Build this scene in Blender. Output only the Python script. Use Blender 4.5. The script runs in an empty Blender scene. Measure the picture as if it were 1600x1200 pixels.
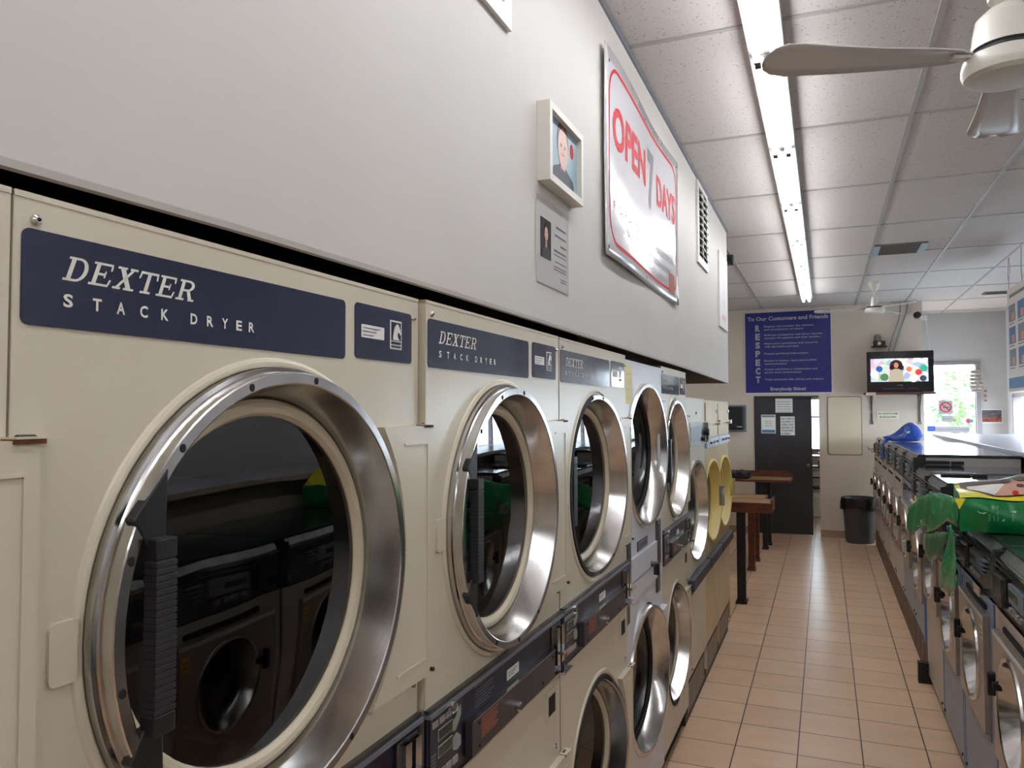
import bpy, bmesh, math, random
from mathutils import Vector, Matrix
random.seed(7)
SC = bpy.context.scene
COL = SC.collection
PI = math.pi

# ---------------------------------------------------------------- camera, world, exposure
cam_d = bpy.data.cameras.new('camera'); cam = bpy.data.objects.new('camera', cam_d); COL.objects.link(cam)
yaw, pitch, roll = 0.385549, 0.035982, -0.001956
Fw = Vector((-math.sin(yaw)*math.cos(pitch), math.cos(yaw)*math.cos(pitch), math.sin(pitch)))
R0 = Vector((math.cos(yaw), math.sin(yaw), 0)); U0 = R0.cross(Fw)
R1 = R0*math.cos(roll)+U0*math.sin(roll); U1 = U0*math.cos(roll)-R0*math.sin(roll)
M = Matrix((R1, U1, -Fw)).transposed().to_4x4(); M.translation = Vector((0.72, 0, 1.74))
cam.matrix_world = M
cam_d.sensor_width = 36; cam_d.lens = 36*1202.8/1600; cam_d.clip_start = 0.05
SC.camera = cam
W = bpy.data.worlds.new('daylight'); SC.world = W; W.use_nodes = True
bg = W.node_tree.nodes['Background']; bg.inputs[0].default_value = (0.80, 0.90, 1.0, 1); bg.inputs[1].default_value = 8.5
SC.view_settings.view_transform = 'Standard'; SC.view_settings.look = 'None'
SC.view_settings.gamma = 1; SC.view_settings.use_curve_mapping = False
SC.view_settings.exposure = 1.18
TUBE_E = 9.0

def portal(name, loc, rot, sx, sy):
    l = bpy.data.lights.new(name, 'AREA'); l.shape = 'RECTANGLE'; l.size = sx; l.size_y = sy
    l.cycles.is_portal = True
    o = bpy.data.objects.new(name, l); o.location = loc; o.rotation_euler = rot; COL.objects.link(o)
portal('window_daylight', (3.33, 9.97, 1.49), (0, PI/2, 0), .98, 5.5)
portal('far_window_daylight', (2.37, 13.4, 1.65), (-PI/2, 0, 0), .9, 1.6)

# ---------------------------------------------------------------- materials
def lin(v):
    v /= 255.0
    return v/12.92 if v <= .04045 else ((v+.055)/1.055)**2.4
def rgb(c): return (lin(c[0]), lin(c[1]), lin(c[2]), 1)
MATS = {}
def mat(name, c, rough=.5, metal=0.0, noise=0.0, nscale=8.0, bump=0.0, bscale=60.0, coat=0.0, emis=0.0, spec=.5, stretch=None, c2=None):
    if name in MATS: return MATS[name]
    m = bpy.data.materials.new(name); m.use_nodes = True; MATS[name] = m
    nt = m.node_tree; b = nt.nodes['Principled BSDF']
    b.inputs['Base Color'].default_value = rgb(c); b.inputs['Roughness'].default_value = rough
    b.inputs['Metallic'].default_value = metal; b.inputs['Coat Weight'].default_value = coat
    b.inputs['Specular IOR Level'].default_value = spec
    tc = nt.nodes.new('ShaderNodeTexCoord'); mp = nt.nodes.new('ShaderNodeMapping')
    nt.links.new(tc.outputs['Object'], mp.inputs[0])
    if stretch: mp.inputs['Scale'].default_value = stretch
    if noise or c2:
        n = nt.nodes.new('ShaderNodeTexNoise'); n.inputs['Scale'].default_value = nscale; n.inputs['Detail'].default_value = 5
        nt.links.new(mp.outputs[0], n.inputs['Vector'])
        mx = nt.nodes.new('ShaderNodeMix'); mx.data_type = 'RGBA'
        rp = nt.nodes.new('ShaderNodeValToRGB'); rp.color_ramp.elements[0].position = .35; rp.color_ramp.elements[1].position = .68
        nt.links.new(n.outputs[0], rp.inputs[0])
        nt.links.new(rp.outputs[0], mx.inputs[0])
        mx.inputs[6].default_value = rgb(c)
        d = c2 if c2 else tuple(max(0, x*(1-noise)) for x in c)
        mx.inputs[7].default_value = rgb(d)
        nt.links.new(mx.outputs[2], b.inputs['Base Color'])
    if bump:
        n2 = nt.nodes.new('ShaderNodeTexNoise'); n2.inputs['Scale'].default_value = bscale
        nt.links.new(mp.outputs[0], n2.inputs['Vector'])
        bp = nt.nodes.new('ShaderNodeBump'); bp.inputs['Strength'].default_value = bump; bp.inputs['Distance'].default_value = .002
        nt.links.new(n2.outputs[0], bp.inputs['Height']); nt.links.new(bp.outputs[0], b.inputs['Normal'])
    if emis:
        b.inputs['Emission Color'].default_value = rgb(c); b.inputs['Emission Strength'].default_value = emis
    return m
def glassy(name, tint, refl_rough=.02, ior=1.5):
    m = bpy.data.materials.new(name); m.use_nodes = True; MATS[name] = m
    nt = m.node_tree; nt.nodes.clear()
    out = nt.nodes.new('ShaderNodeOutputMaterial'); mx = nt.nodes.new('ShaderNodeMixShader')
    t = nt.nodes.new('ShaderNodeBsdfTransparent'); t.inputs[0].default_value = (*tint, 1)
    g = nt.nodes.new('ShaderNodeBsdfGlossy'); g.inputs['Roughness'].default_value = refl_rough
    ge = nt.nodes.new('ShaderNodeNewGeometry'); dp = nt.nodes.new('ShaderNodeVectorMath'); dp.operation = 'DOT_PRODUCT'
    nt.links.new(ge.outputs['Incoming'], dp.inputs[0]); nt.links.new(ge.outputs['Normal'], dp.inputs[1])
    def mth(op, a, b):
        q = nt.nodes.new('ShaderNodeMath'); q.operation = op
        for i_, v_ in enumerate((a, b)):
            if isinstance(v_, (int, float)): q.inputs[i_].default_value = v_
            elif v_ is not None: nt.links.new(v_, q.inputs[i_])
        return q.outputs[0]
    F0 = ((ior-1)/(ior+1))**2
    pw = mth('POWER', mth('SUBTRACT', 1.0, mth('ABSOLUTE', dp.outputs['Value'], None)), 5.0)
    fr_ = mth('ADD', mth('MULTIPLY', pw, 1-F0), F0)
    nt.links.new(fr_, mx.inputs[0]); nt.links.new(t.outputs[0], mx.inputs[1]); nt.links.new(g.outputs[0], mx.inputs[2])
    nt.links.new(mx.outputs[0], out.inputs[0]); return m

CREAM = mat('cream_enamel', (204, 194, 172), .28, noise=.03, nscale=3, bump=.04, bscale=25)
CREAM2 = mat('cream_door_inner', (196, 184, 158), .35)
RUST = mat('rust', (126, 78, 44), .8, noise=.4, nscale=60)
STEEL = mat('brushed_steel', (200, 198, 196), .17, metal=1, noise=.08, nscale=20, bump=.03, bscale=120)
STEELD = mat('worn_steel', (120, 117, 114), .38, metal=1, noise=.2, nscale=10)
CHROME = mat('chrome', (215, 215, 215), .1, metal=1)
DRUM = mat('drum_metal', (82, 84, 88), .4, metal=.8)
NAVY = mat('navy_label', (24, 28, 62), .12, noise=.1, nscale=3, coat=.25, bump=.06, bscale=40)
NAVYB = mat('navy_band', (13, 16, 38), .3, spec=.3)
GREYLID = mat('grey_lid', (58, 53, 54), .45)
LETTER = mat('label_lettering', (214, 212, 200), .5)
WHITEP = mat('white_plastic', (222, 220, 214), .4)
BLACK = mat('black_plastic', (24, 24, 25), .45)
BLACKR = mat('black_ribbed_plastic', (34, 33, 34), .5)
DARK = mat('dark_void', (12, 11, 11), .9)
RUBBER = mat('black_rubber', (16, 16, 17), .7)
GLASSD = glassy('dryer_glass', (.22, .24, .27), .01, 1.95)
GLASSC = glassy('window_glass', (.93, .96, .97), .01, 1.45)
WALLM = mat('white_wall_paint', (200, 195, 188), .6, noise=.015, nscale=2, bump=.05, bscale=9)
WALLB = mat('back_wall_paint', (216, 202, 186), .6, noise=.03, nscale=2)
WALLF = mat('far_wall_paint', (196, 192, 190), .6)
WALLR = mat('right_wall_paint', (226, 226, 226), .6)
TRIMG = mat('blue_grey_trim', (120, 124, 134), .35, metal=.3)
BUMPER = mat('dark_blue_bumper', (58, 62, 78), .5, noise=.3, nscale=12)
PLINTH = mat('dark_plinth', (62, 52, 46), .6, noise=.3, nscale=9)
CONC = mat('painted_concrete', (122, 100, 84), .7, noise=.3, nscale=7)
OFFW = mat('white_enamel', (208, 209, 216), .3, noise=.03, nscale=4)
MUST = mat('mustard_enamel', (196, 170, 112), .3, noise=.12, nscale=5)
YRING = mat('yellow_ring', (222, 198, 116), .35)
LCD = mat('green_display', (52, 60, 46), .2)
BTN = mat('grey_button', (150, 144, 142), .5)
ORANGE = mat('orange_print', (150, 84, 60), .6)
PAPER = mat('paper', (222, 220, 216), .6)
GLASSPAPER = mat('card_backlit_shade', (150, 148, 152), .7)  # white card greyed, its backlit shade put into the colour
PAPERY = mat('yellow_paper', (226, 216, 160), .6)
RED = mat('red_print', (190, 26, 34), .55, spec=.15)
INKG = mat('dark_grey_print', (64, 64, 70), .5)
INKL = mat('light_ink', (120, 118, 124), .6)
BANNER = mat('glossy_white_banner', (206, 203, 206), .12, bump=.25, bscale=7, coat=.4)
BLUESIGN = mat('blue_sign', (26, 34, 120), .45)
SIGNTXT = mat('sign_text', (172, 172, 184), .6)
DOORG = mat('charcoal_door', (50, 48, 52), .42, noise=.18, nscale=3)
WOODR = mat('red_brown_wood', (112, 58, 38), .35, noise=.35, nscale=6, stretch=(1, .15, 3))
WOODT = mat('light_wood_top', (176, 136, 84), .4, noise=.2, nscale=6, stretch=(1, .2, 1))
BINM = mat('grey_bin', (72, 72, 76), .5)
LINER = mat('black_bin_liner', (18, 18, 20), .28, bump=.8, bscale=25)
WBLUE = mat('washer_blue', (104, 138, 176), .35)
WBLUEG = mat('washer_blue_grey', (136, 148, 166), .35, noise=.05)
WCREAM = mat('washer_cream', (196, 184, 174), .4, noise=.05)
WDOOR = mat('washer_door_beige', (172, 160, 150), .3, metal=.45, noise=.06)
CONSOLE = mat('console_grey', (134, 136, 134), .3, metal=.5, noise=.3, nscale=14)
CONSD = mat('console_dark', (34, 35, 38), .35)
CONSIDE = mat('console_side_steel', (176, 172, 168), .4)
TOPS = mat('steel_top', (150, 155, 162), .09, metal=.9, bump=.02, bscale=8)
TOPD = mat('dark_glossy_top', (62, 72, 68), .1, metal=.4)
YST = mat('yellow_sticker', (226, 178, 50), .5)
GREEN = mat('green_bag_plastic', (16, 150, 86), .22, bump=.8, bscale=14)
GREEND = mat('green_bag_body', (0, 126, 62), .28, noise=.1, nscale=4, bump=.3, bscale=12)
YELLOW = mat('yellow_print', (228, 214, 40), .3)
SKIN = mat('printed_skin', (206, 158, 136), .4, noise=.1)
HAIRP = mat('printed_brown_hair', (92, 66, 62), .4, noise=.3, nscale=30)
BBAG = mat('blue_bag', (30, 72, 168), .35, noise=.2, nscale=6, bump=.6, bscale=14)
LAMIN = mat('grey_laminate_top', (190, 192, 200), .22)
LAMEDGE = mat('counter_edge', (196, 178, 160), .5)
FANM = mat('fan_enamel', (214, 209, 198), .28)
BLADE = mat('fan_blade_metal', (206, 202, 198), .25)
FIX = mat('fixture_white', (176, 175, 172), .45)
TUBE = mat('fluorescent_tube', (246, 249, 255), .5, emis=TUBE_E)
GRIDM = mat('ceiling_grid_paint', (168, 164, 160), .5)
ALU = mat('window_aluminium', (150, 140, 146), .5)
GREYP = mat('grey_print', (120, 130, 140), .5)
TEALP = mat('pale_teal_print', (150, 178, 186), .5)
DKSHIRT = mat('dark_shirt_print', (52, 56, 66), .5)
BLUEP = mat('poster_blue', (70, 118, 160), .5)
PEACHP = mat('poster_peach', (214, 140, 110), .5)
BEIGEP = mat('poster_beige', (214, 206, 196), .5)
LEAF = mat('leaf_green', (88, 140, 52), .5, noise=.3)
TERRA = mat('terracotta', (150, 84, 58), .7)

def tile_floor():
    m = bpy.data.materials.new('beige_floor_tiles'); m.use_nodes = True; nt = m.node_tree; b = nt.nodes['Principled BSDF']
    tc = nt.nodes.new('ShaderNodeTexCoord'); mp = nt.nodes.new('ShaderNodeMapping'); mp.inputs['Location'].default_value = (-.262+.3045*20, -4.215+.3055*40, 0)
    nt.links.new(tc.outputs['Object'], mp.inputs[0])
    br = nt.nodes.new('ShaderNodeTexBrick'); br.offset = 0; br.inputs['Scale'].default_value = 1
    br.inputs['Brick Width'].default_value = .3045; br.inputs['Row Height'].default_value = .3055; br.inputs['Mortar Size'].default_value = .0035
    br.inputs['Mortar Smooth'].default_value = .2
    br.inputs['Color1'].default_value = rgb((236, 200, 166)); br.inputs['Color2'].default_value = rgb((228, 191, 157)); br.inputs['Mortar'].default_value = rgb((86, 72, 64))
    nt.links.new(mp.outputs[0], br.inputs[0])
    n = nt.nodes.new('ShaderNodeTexNoise'); n.inputs['Scale'].default_value = 5; n.inputs['Detail'].default_value = 8
    mp2 = nt.nodes.new('ShaderNodeMapping'); mp2.inputs['Scale'].default_value = (.7, 2.2, 1); nt.links.new(tc.outputs['Object'], mp2.inputs[0]); nt.links.new(mp2.outputs[0], n.inputs[0])
    rp = nt.nodes.new('ShaderNodeValToRGB'); rp.color_ramp.elements[0].color = (.86, .83, .80, 1); rp.color_ramp.elements[0].position = .3; rp.color_ramp.elements[1].position = .65
    nt.links.new(n.outputs[0], rp.inputs[0])
    mx = nt.nodes.new('ShaderNodeMix'); mx.data_type = 'RGBA'; mx.blend_type = 'MULTIPLY'; mx.inputs[0].default_value = .6
    nt.links.new(br.outputs[0], mx.inputs[6]); nt.links.new(rp.outputs[0], mx.inputs[7]); nt.links.new(mx.outputs[2], b.inputs['Base Color'])
    b.inputs['Roughness'].default_value = .3
    bp = nt.nodes.new('ShaderNodeBump'); bp.invert = True; bp.inputs['Strength'].default_value = .5; bp.inputs['Distance'].default_value = .003
    nt.links.new(br.outputs['Fac'], bp.inputs['Height']); nt.links.new(bp.outputs[0], b.inputs['Normal'])
    return m
FLOORM = tile_floor()
def ceil_tile():
    m = bpy.data.materials.new('speckled_ceiling_tile'); m.use_nodes = True; nt = m.node_tree; b = nt.nodes['Principled BSDF']
    tc = nt.nodes.new('ShaderNodeTexCoord')
    n = nt.nodes.new('ShaderNodeTexNoise'); n.inputs['Scale'].default_value = 95; n.inputs['Detail'].default_value = 2; nt.links.new(tc.outputs['Object'], n.inputs[0])
    rp = nt.nodes.new('ShaderNodeValToRGB'); e = rp.color_ramp.elements; e[0].position = .30; e[0].color = rgb((150, 138, 128)); e[1].position = .36; e[1].color = rgb((204, 197, 192))
    nt.links.new(n.outputs[0], rp.inputs[0]); nt.links.new(rp.outputs[0], b.inputs['Base Color']); b.inputs['Roughness'].default_value = .9
    return m
CEILM = ceil_tile()
def screen_mat():
    m = bpy.data.materials.new('tv_picture'); m.use_nodes = True; nt = m.node_tree; b = nt.nodes['Principled BSDF']
    tc = nt.nodes.new('ShaderNodeTexCoord'); v = nt.nodes.new('ShaderNodeTexVoronoi'); v.inputs['Scale'].default_value = 16
    nt.links.new(tc.outputs['Object'], v.inputs[0])
    hs = nt.nodes.new('ShaderNodeHueSaturation'); hs.inputs['Saturation'].default_value = .75; hs.inputs['Value'].default_value = .9
    nt.links.new(v.outputs['Color'], hs.inputs['Color'])
    mx = nt.nodes.new('ShaderNodeMix'); mx.data_type = 'RGBA'; mx.inputs[0].default_value = .35; mx.inputs[7].default_value = (.45, .62, .75, 1)
    nt.links.new(hs.outputs[0], mx.inputs[6])
    nt.links.new(mx.outputs[2], b.inputs['Emission Color']); b.inputs['Emission Strength'].default_value = .75
    b.inputs['Base Color'].default_value = (.02, .02, .02, 1); b.inputs['Roughness'].default_value = .1
    return m
SCREEN = screen_mat()
def emisp(name, c, s):
    m = mat(name, c, .4, emis=s); m.node_tree.nodes['Principled BSDF'].inputs['Base Color'].default_value = (.01, .01, .01, 1); return m

# ---------------------------------------------------------------- geometry helpers
_tc = {}
def text_geo(body, bold=0.0, spacing=1.0):
    k = (body, bold, spacing)
    if k in _tc: return _tc[k]
    cu = bpy.data.curves.new('t', 'FONT'); cu.body = body; cu.size = 1; cu.offset = bold; cu.space_character = spacing; cu.resolution_u = 3
    cu.fill_mode = 'FRONT'; cu.dimensions = '2D'
    o = bpy.data.objects.new('t', cu); COL.objects.link(o)
    dg = bpy.context.evaluated_depsgraph_get(); dg.update()
    me = bpy.data.meshes.new_from_object(o.evaluated_get(dg))
    vs = [(v.co.x, v.co.y) for v in me.vertices]; fs = [tuple(p.vertices) for p in me.polygons]
    bpy.data.objects.remove(o); bpy.data.curves.remove(cu); bpy.data.meshes.remove(me)
    _tc[k] = (vs, fs); return _tc[k]

class Fr:   # a flat frame to draw on: origin, right, up; normal = right x up
    def __init__(s, o, r, u): s.o = Vector(o); s.r = Vector(r).normalized(); s.u = Vector(u).normalized(); s.n = s.r.cross(s.u)
    def p(s, a, b, h=0): return s.o + s.r*a + s.u*b + s.n*h
class MB:
    def __init__(s): s.v = []; s.f = []; s.m = []; s.sm = []; s.mats = []
    def mi(s, m):
        if m not in s.mats: s.mats.append(m)
        return s.mats.index(m)
    def add(s, vs, fs, m, smooth=False):
        k = len(s.v); i = s.mi(m)
        s.v += [Vector(v) for v in vs]
        for f in fs: s.f.append([k+a for a in f]); s.m.append(i); s.sm.append(smooth)
        return s
    def box(s, x0, x1, y0, y1, z0, z1, m):
        if x0 > x1: x0, x1 = x1, x0
        if y0 > y1: y0, y1 = y1, y0
        if z0 > z1: z0, z1 = z1, z0
        v = [(x, y, z) for z in (z0, z1) for y in (y0, y1) for x in (x0, x1)]
        return s.add(v, [(0,2,3,1),(4,5,7,6),(0,1,5,4),(2,6,7,3),(0,4,6,2),(1,3,7,5)], m)
    def obox(s, c, ax, ay, az, m):   # oriented box: centre + half axes
        c, ax, ay, az = map(Vector, (c, ax, ay, az))
        v = [c+ax*i+ay*j+az*k for k in (-1, 1) for j in (-1, 1) for i in (-1, 1)]
        return s.add(v, [(0,2,3,1),(4,5,7,6),(0,1,5,4),(2,6,7,3),(0,4,6,2),(1,3,7,5)], m)
    def lathe(s, prof, c, axis, m, seg=48, smooth=True, a0=0, a1=2*PI, cap0=False, cap1=False, sc=(1, 1)):
        c = Vector(c); ax = Vector(axis).normalized()
        t = Vector((0, 0, 1)) if abs(ax.z) < .9 else Vector((1, 0, 0))
        e1 = ax.cross(t).normalized(); e2 = ax.cross(e1).normalized()
        full = abs(a1-a0-2*PI) < 1e-6; n = seg if full else seg+1
        v = []
        for r, h in prof:
            for i in range(n):
                a = a0+(a1-a0)*i/seg
                v.append(c+ax*h+(e1*math.cos(a)*sc[0]+e2*math.sin(a)*sc[1])*r)
        f = []
        for j in range(len(prof)-1):
            for i in range(seg):
                k = (i+1) % n
                f.append((j*n+i, j*n+k, (j+1)*n+k, (j+1)*n+i))
        s.add(v, f, m, smooth)
        for cap, j in ((cap0, 0), (cap1, len(prof)-1)):
            if cap: s.add(v[j*n:(j+1)*n], [tuple(range(n))], m)
        return s
    def cyl(s, a, b, r, m, seg=14, r2=None):
        a, b = Vector(a), Vector(b); L = (b-a).length
        return s.lathe([(r, 0), (r if r2 is None else r2, L)], a, b-a, m, seg, cap0=True, cap1=True)
    def tube(s, pts, r, m, seg=8):
        pts = [Vector(p) for p in pts]; v = []; up = Vector((0.13, .2, 1)).normalized()
        for i, p in enumerate(pts):
            d = (pts[min(i+1, len(pts)-1)]-pts[max(i-1, 0)]).normalized()
            e1 = d.cross(up); e1 = e1.normalized() if e1.length > .05 else d.cross(Vector((1, 0, 0))).normalized(); e2 = d.cross(e1)
            for k in range(seg):
                a = 2*PI*k/seg; v.append(p+(e1*math.cos(a)+e2*math.sin(a))*r)
        f = [(i*seg+k, i*seg+(k+1) % seg, (i+1)*seg+(k+1) % seg, (i+1)*seg+k) for i in range(len(pts)-1) for k in range(seg)]
        f += [tuple(range(seg)), tuple(range((len(pts)-1)*seg, len(pts)*seg))]
        return s.add(v, f, m, True)
    def prism(s, fr, pts, h0, h1, m):   # polygon drawn on a frame, extruded along its normal
        n = len(pts); v = [fr.p(a, b, h0) for a, b in pts]+[fr.p(a, b, h1) for a, b in pts]
        f = [tuple(range(n-1, -1, -1)), tuple(range(n, 2*n))]+[(i, (i+1) % n, n+(i+1) % n, n+i) for i in range(n)]
        return s.add(v, f, m)
    def flat(s, fr, pts, h, m): return s.add([fr.p(a, b, h) for a, b in pts], [tuple(range(len(pts)))], m)
    def rect(s, fr, a0, a1, b0, b1, h0, h1, m): return s.prism(fr, [(a0, b0), (a1, b0), (a1, b1), (a0, b1)], h0, h1, m)
    def rrect(s, fr, a0, a1, b0, b1, r, h0, h1, m):
        pts = []
        for cx, cy, t0 in ((a1-r, b1-r, 0), (a0+r, b1-r, 90), (a0+r, b0+r, 180), (a1-r, b0+r, 270)):
            for k in range(5): t = math.radians(t0+22.5*k); pts.append((cx+r*math.cos(t), cy+r*math.sin(t)))
        return s.prism(fr, pts, h0, h1, m)
    def disc(s, fr, a, b, r, h0, h1, m, seg=24, sy=1):
        return s.prism(fr, [(a+r*math.cos(2*PI*k/seg), b+r*sy*math.sin(2*PI*k/seg)) for k in range(seg)], h0, h1, m)
    def ringflat(s, fr, a, b, r0, r1, h, m, seg=32):
        v = [fr.p(a+r*math.cos(2*PI*k/seg), b+r*math.sin(2*PI*k/seg), h) for r in (r0, r1) for k in range(seg)]
        return s.add(v, [(k, (k+1) % seg, seg+(k+1) % seg, seg+k) for k in range(seg)], m)
    def text(s, fr, body, a, b, hcap, m, width=None, h=.001, bold=0.0, spacing=1.0, align='l', shear=0):
        vs, fs = text_geo(body, bold, spacing)
        if not vs: return s
        x0 = min(v[0] for v in vs); x1 = max(v[0] for v in vs); k = hcap/.69
        kx = width/(x1-x0) if width else k
        wd = (x1-x0)*kx; off = {'l': 0, 'c': -wd/2, 'r': -wd}[align]
        return s.add([fr.p(a+off+(x-x0)*kx+shear*y*k, b+y*k, h) for x, y in vs], fs, m)
    def plate_hole(s, y0, y1, z0, z1, cy, cz, r, x, m, seg=64, hole_sz=1.0):
        angs = sorted(set([2*PI*i/seg for i in range(seg)]+[math.atan2(b-cz, a-cy) % (2*PI) for a in (y0, y1) for b in (z0, z1)]))
        inner, outer = [], []
        for a in angs:
            c_, s_ = math.cos(a), math.sin(a)
            t = min([(y1-cy)/c_ if c_ > 1e-9 else 1e9, (y0-cy)/c_ if c_ < -1e-9 else 1e9, (z1-cz)/s_ if s_ > 1e-9 else 1e9, (z0-cz)/s_ if s_ < -1e-9 else 1e9])
            inner.append((x, cy+r*c_, cz+r*s_)); outer.append((x, cy+t*c_, cz+t*s_))
        n = len(angs)
        return s.add(inner+outer, [(i, n+i, n+(i+1) % n, (i+1) % n) for i in range(n)], m)
    def build(s, name, parent=None, origin=(0, 0, 0), bevel=0, solid=0, sub=0, parent_origin=None):
        o0 = Vector(origin)
        me = bpy.data.meshes.new(name); me.from_pydata([tuple(v-o0) for v in s.v], [], s.f)
        for m in s.mats: me.materials.append(m)
        me.polygons.foreach_set('material_index', s.m); me.polygons.foreach_set('use_smooth', s.sm); me.update()
        if any(s.sm): me.set_sharp_from_angle(angle=math.radians(24))
        o = bpy.data.objects.new(name, me); COL.objects.link(o)
        if parent:
            o.parent = parent; o.location = o0-Vector(parent.get('_o', (0, 0, 0)))
        else: o.location = o0
        o['_o'] = tuple(o0)
        if sub: md = o.modifiers.new('s', 'SUBSURF'); md.levels = md.render_levels = sub
        if solid: md = o.modifiers.new('t', 'SOLIDIFY'); md.thickness = solid; md.offset = 0
        if bevel: md = o.modifiers.new('b', 'BEVEL'); md.width = bevel; md.segments = 2; md.limit_method = 'ANGLE'
        return o
def thing(name, label, cat, loc=(0, 0, 0), group=None):
    o = bpy.data.objects.new(name, None); COL.objects.link(o); o.location = loc; o.empty_display_size = .1
    o['label'] = label; o['category'] = cat; o['_o'] = (0, 0, 0)
    if group: o['group'] = group
    return o
def tag(o, label, cat, group=None):
    o['label'] = label; o['category'] = cat
    if group: o['group'] = group
    return o
def struct(o): o['kind'] = 'structure'; return o
def copy_tree(o, parent=None):
    c = o.copy(); COL.objects.link(c); c.parent = parent
    for ch in list(o.children): copy_tree(ch, c)
    return c

# ---------------------------------------------------------------- the room
CEIL = 3.206; BY = 11.54; FY = 13.15; RX = 3.2; WE = 6.39
struct(MB().box(-1.4, RX+.1, -3.0, 15.6, -.1, 0, FLOORM).build('floor'))
c = MB().box(-1.4, RX+.1, -3.0, FY+.1, CEIL, CEIL+.05, CEILM)
struct(c.build('ceiling'))
g = MB()
for k in range(-2, 5):
    x = -.08+.61*k
    if x < RX and abs(x-.53) > .1: g.box(x-.012, x+.012, -3, FY, CEIL-.006, CEIL+.001, GRIDM)
for k in range(-4, 9):
    y = 3.0+1.22*k
    g.box(-1.3, RX, y-.012, y+.012, CEIL-.005, CEIL+.001, GRIDM)
for y in (10.35,):
    g.box(-.08, RX, y-.008, y+.008, CEIL-.004, CEIL+.001, GRIDM)
struct(g.build('trim_1'))
# panel wall over the dryers with its folded bottom lip
g = MB()
ys = [-3, .3, .5, .8, 1.4, 2.0, 3.2, 4.4, 5.4, WE]
zb = [1.968, 1.970, 1.974, 1.98, 1.984, 1.984, 1.982, 1.98, 1.972, 1.965]
v = []; f = []
for y, z in zip(ys, zb): v += [(.004, y, z), (.004, y, CEIL), (-.008, y, CEIL), (-.008, y, z), (.006, y, z+.008)]
for i in range(len(ys)-1):
    a, b = i*5, i*5+5
    f += [(a+4, b+4, b+1, a+1), (a, b, b+4, a+4), (a+2, b+2, b+3, a+3), (a+3, b+3, b, a)]
f += [(0, 4, 1, 2, 3), tuple(reversed([len(v)-5, len(v)-1, len(v)-4, len(v)-3, len(v)-2]))]
g.add(v, f, WALLM)
g.box(-1.3, -.008, WE-.05, WE, 1.965, CEIL, WALLM)
struct(g.build('wall_left'))
struct(MB().box(.004, .014, -3, WE-.002, CEIL-.022, CEIL-.001, TRIMG).build('trim_2'))
struct(MB().box(-1.35, -1.25, -3, WE, 0, CEIL, DARK).build('wall_left_behind_dryers'))
struct(MB().box(-1.4, -1.3, WE, BY, 0, CEIL, WALLB).build('wall_left_alcove'))
# back wall with the doorway opening
DX0, DX1, DZ = -.215, .645, 1.955
g = MB().box(-1.4, DX0, BY, BY+.12, 0, CEIL, WALLB).box(DX0, DX1, BY, BY+.12, DZ, CEIL, WALLB).box(DX1, 1.945, BY, BY+.12, 0, CEIL, WALLB)
g.box(1.825, 1.945, BY+.12, FY, 0, CEIL, WALLF)
struct(g.build('wall_back'))
g = MB().box(-1.3, DX0, BY-.012, BY, 0, .10, mat('tile_baseboard', (168, 138, 112), .4, noise=.1)).box(DX1, 1.945, BY-.012, BY, 0, .10, MATS['tile_baseboard'])
struct(g.build('baseboard_back'))
# far wall with the window, right wall with the storefront windows
WX0, WX1, WZ0, WZ1 = 1.99, 2.80, .9, 2.43
g = MB().box(1.945, WX0, FY, FY+.1, 0, CEIL, WALLF).box(WX0, WX1, FY, FY+.1, WZ1, CEIL, WALLF).box(WX0, WX1, FY, FY+.1, 0, WZ0, WALLF).box(WX1, RX+.1, FY, FY+.1, 0, CEIL, WALLF)
struct(g.build('wall_far'))
g = MB(); VY0, VY1, VZ0, VZ1 = 7.2, 12.75, 1.0, 1.98
g.box(RX, RX+.1, -3, VY0, 0, CEIL, WALLR).box(RX, RX+.1, VY1, FY, 0, CEIL, WALLR).box(RX, RX+.1, VY0, VY1, 0, VZ0, WALLR).box(RX, RX+.1, VY0, VY1, VZ1, CEIL, WALLR)
struct(g.build('wall_right'))
struct(MB().box(-1.35, RX+.1, -3.1, -3.0, 0, CEIL, WALLB).build('wall_behind_camera'))
def window(name, boxes, pane):
    g = MB()
    for b in boxes: g.box(*b, ALU)
    o = struct(g.build(name)); p = MB().box(*pane, GLASSC).build('window_pane', o); return o
w = .045
window('window_1', [(WX0, WX0+w, FY-.03, FY+.08, WZ0, WZ1), (WX1-.0, WX1+.06, FY-.03, FY+.08, WZ0, WZ1+.04), (WX0, WX1, FY-.03, FY+.08, WZ1, WZ1+.04), (WX0, WX1, FY-.05, FY+.08, WZ0-.04, WZ0)], (WX0+w, WX1, FY+.03, FY+.036, WZ0, WZ1))
bx = [(RX-.02, RX+.08, VY0, VY1, VZ0-.05, VZ0), (RX-.02, RX+.08, VY0, VY1, VZ1-.05, VZ1)]
for y in (VY0, 9.0, 10.9, VY1-.05): bx.append((RX-.02, RX+.08, y, y+.05, VZ0, VZ1))
window('window_2', bx, (RX+.03, RX+.036, VY0, VY1, VZ0, VZ1))

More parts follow.
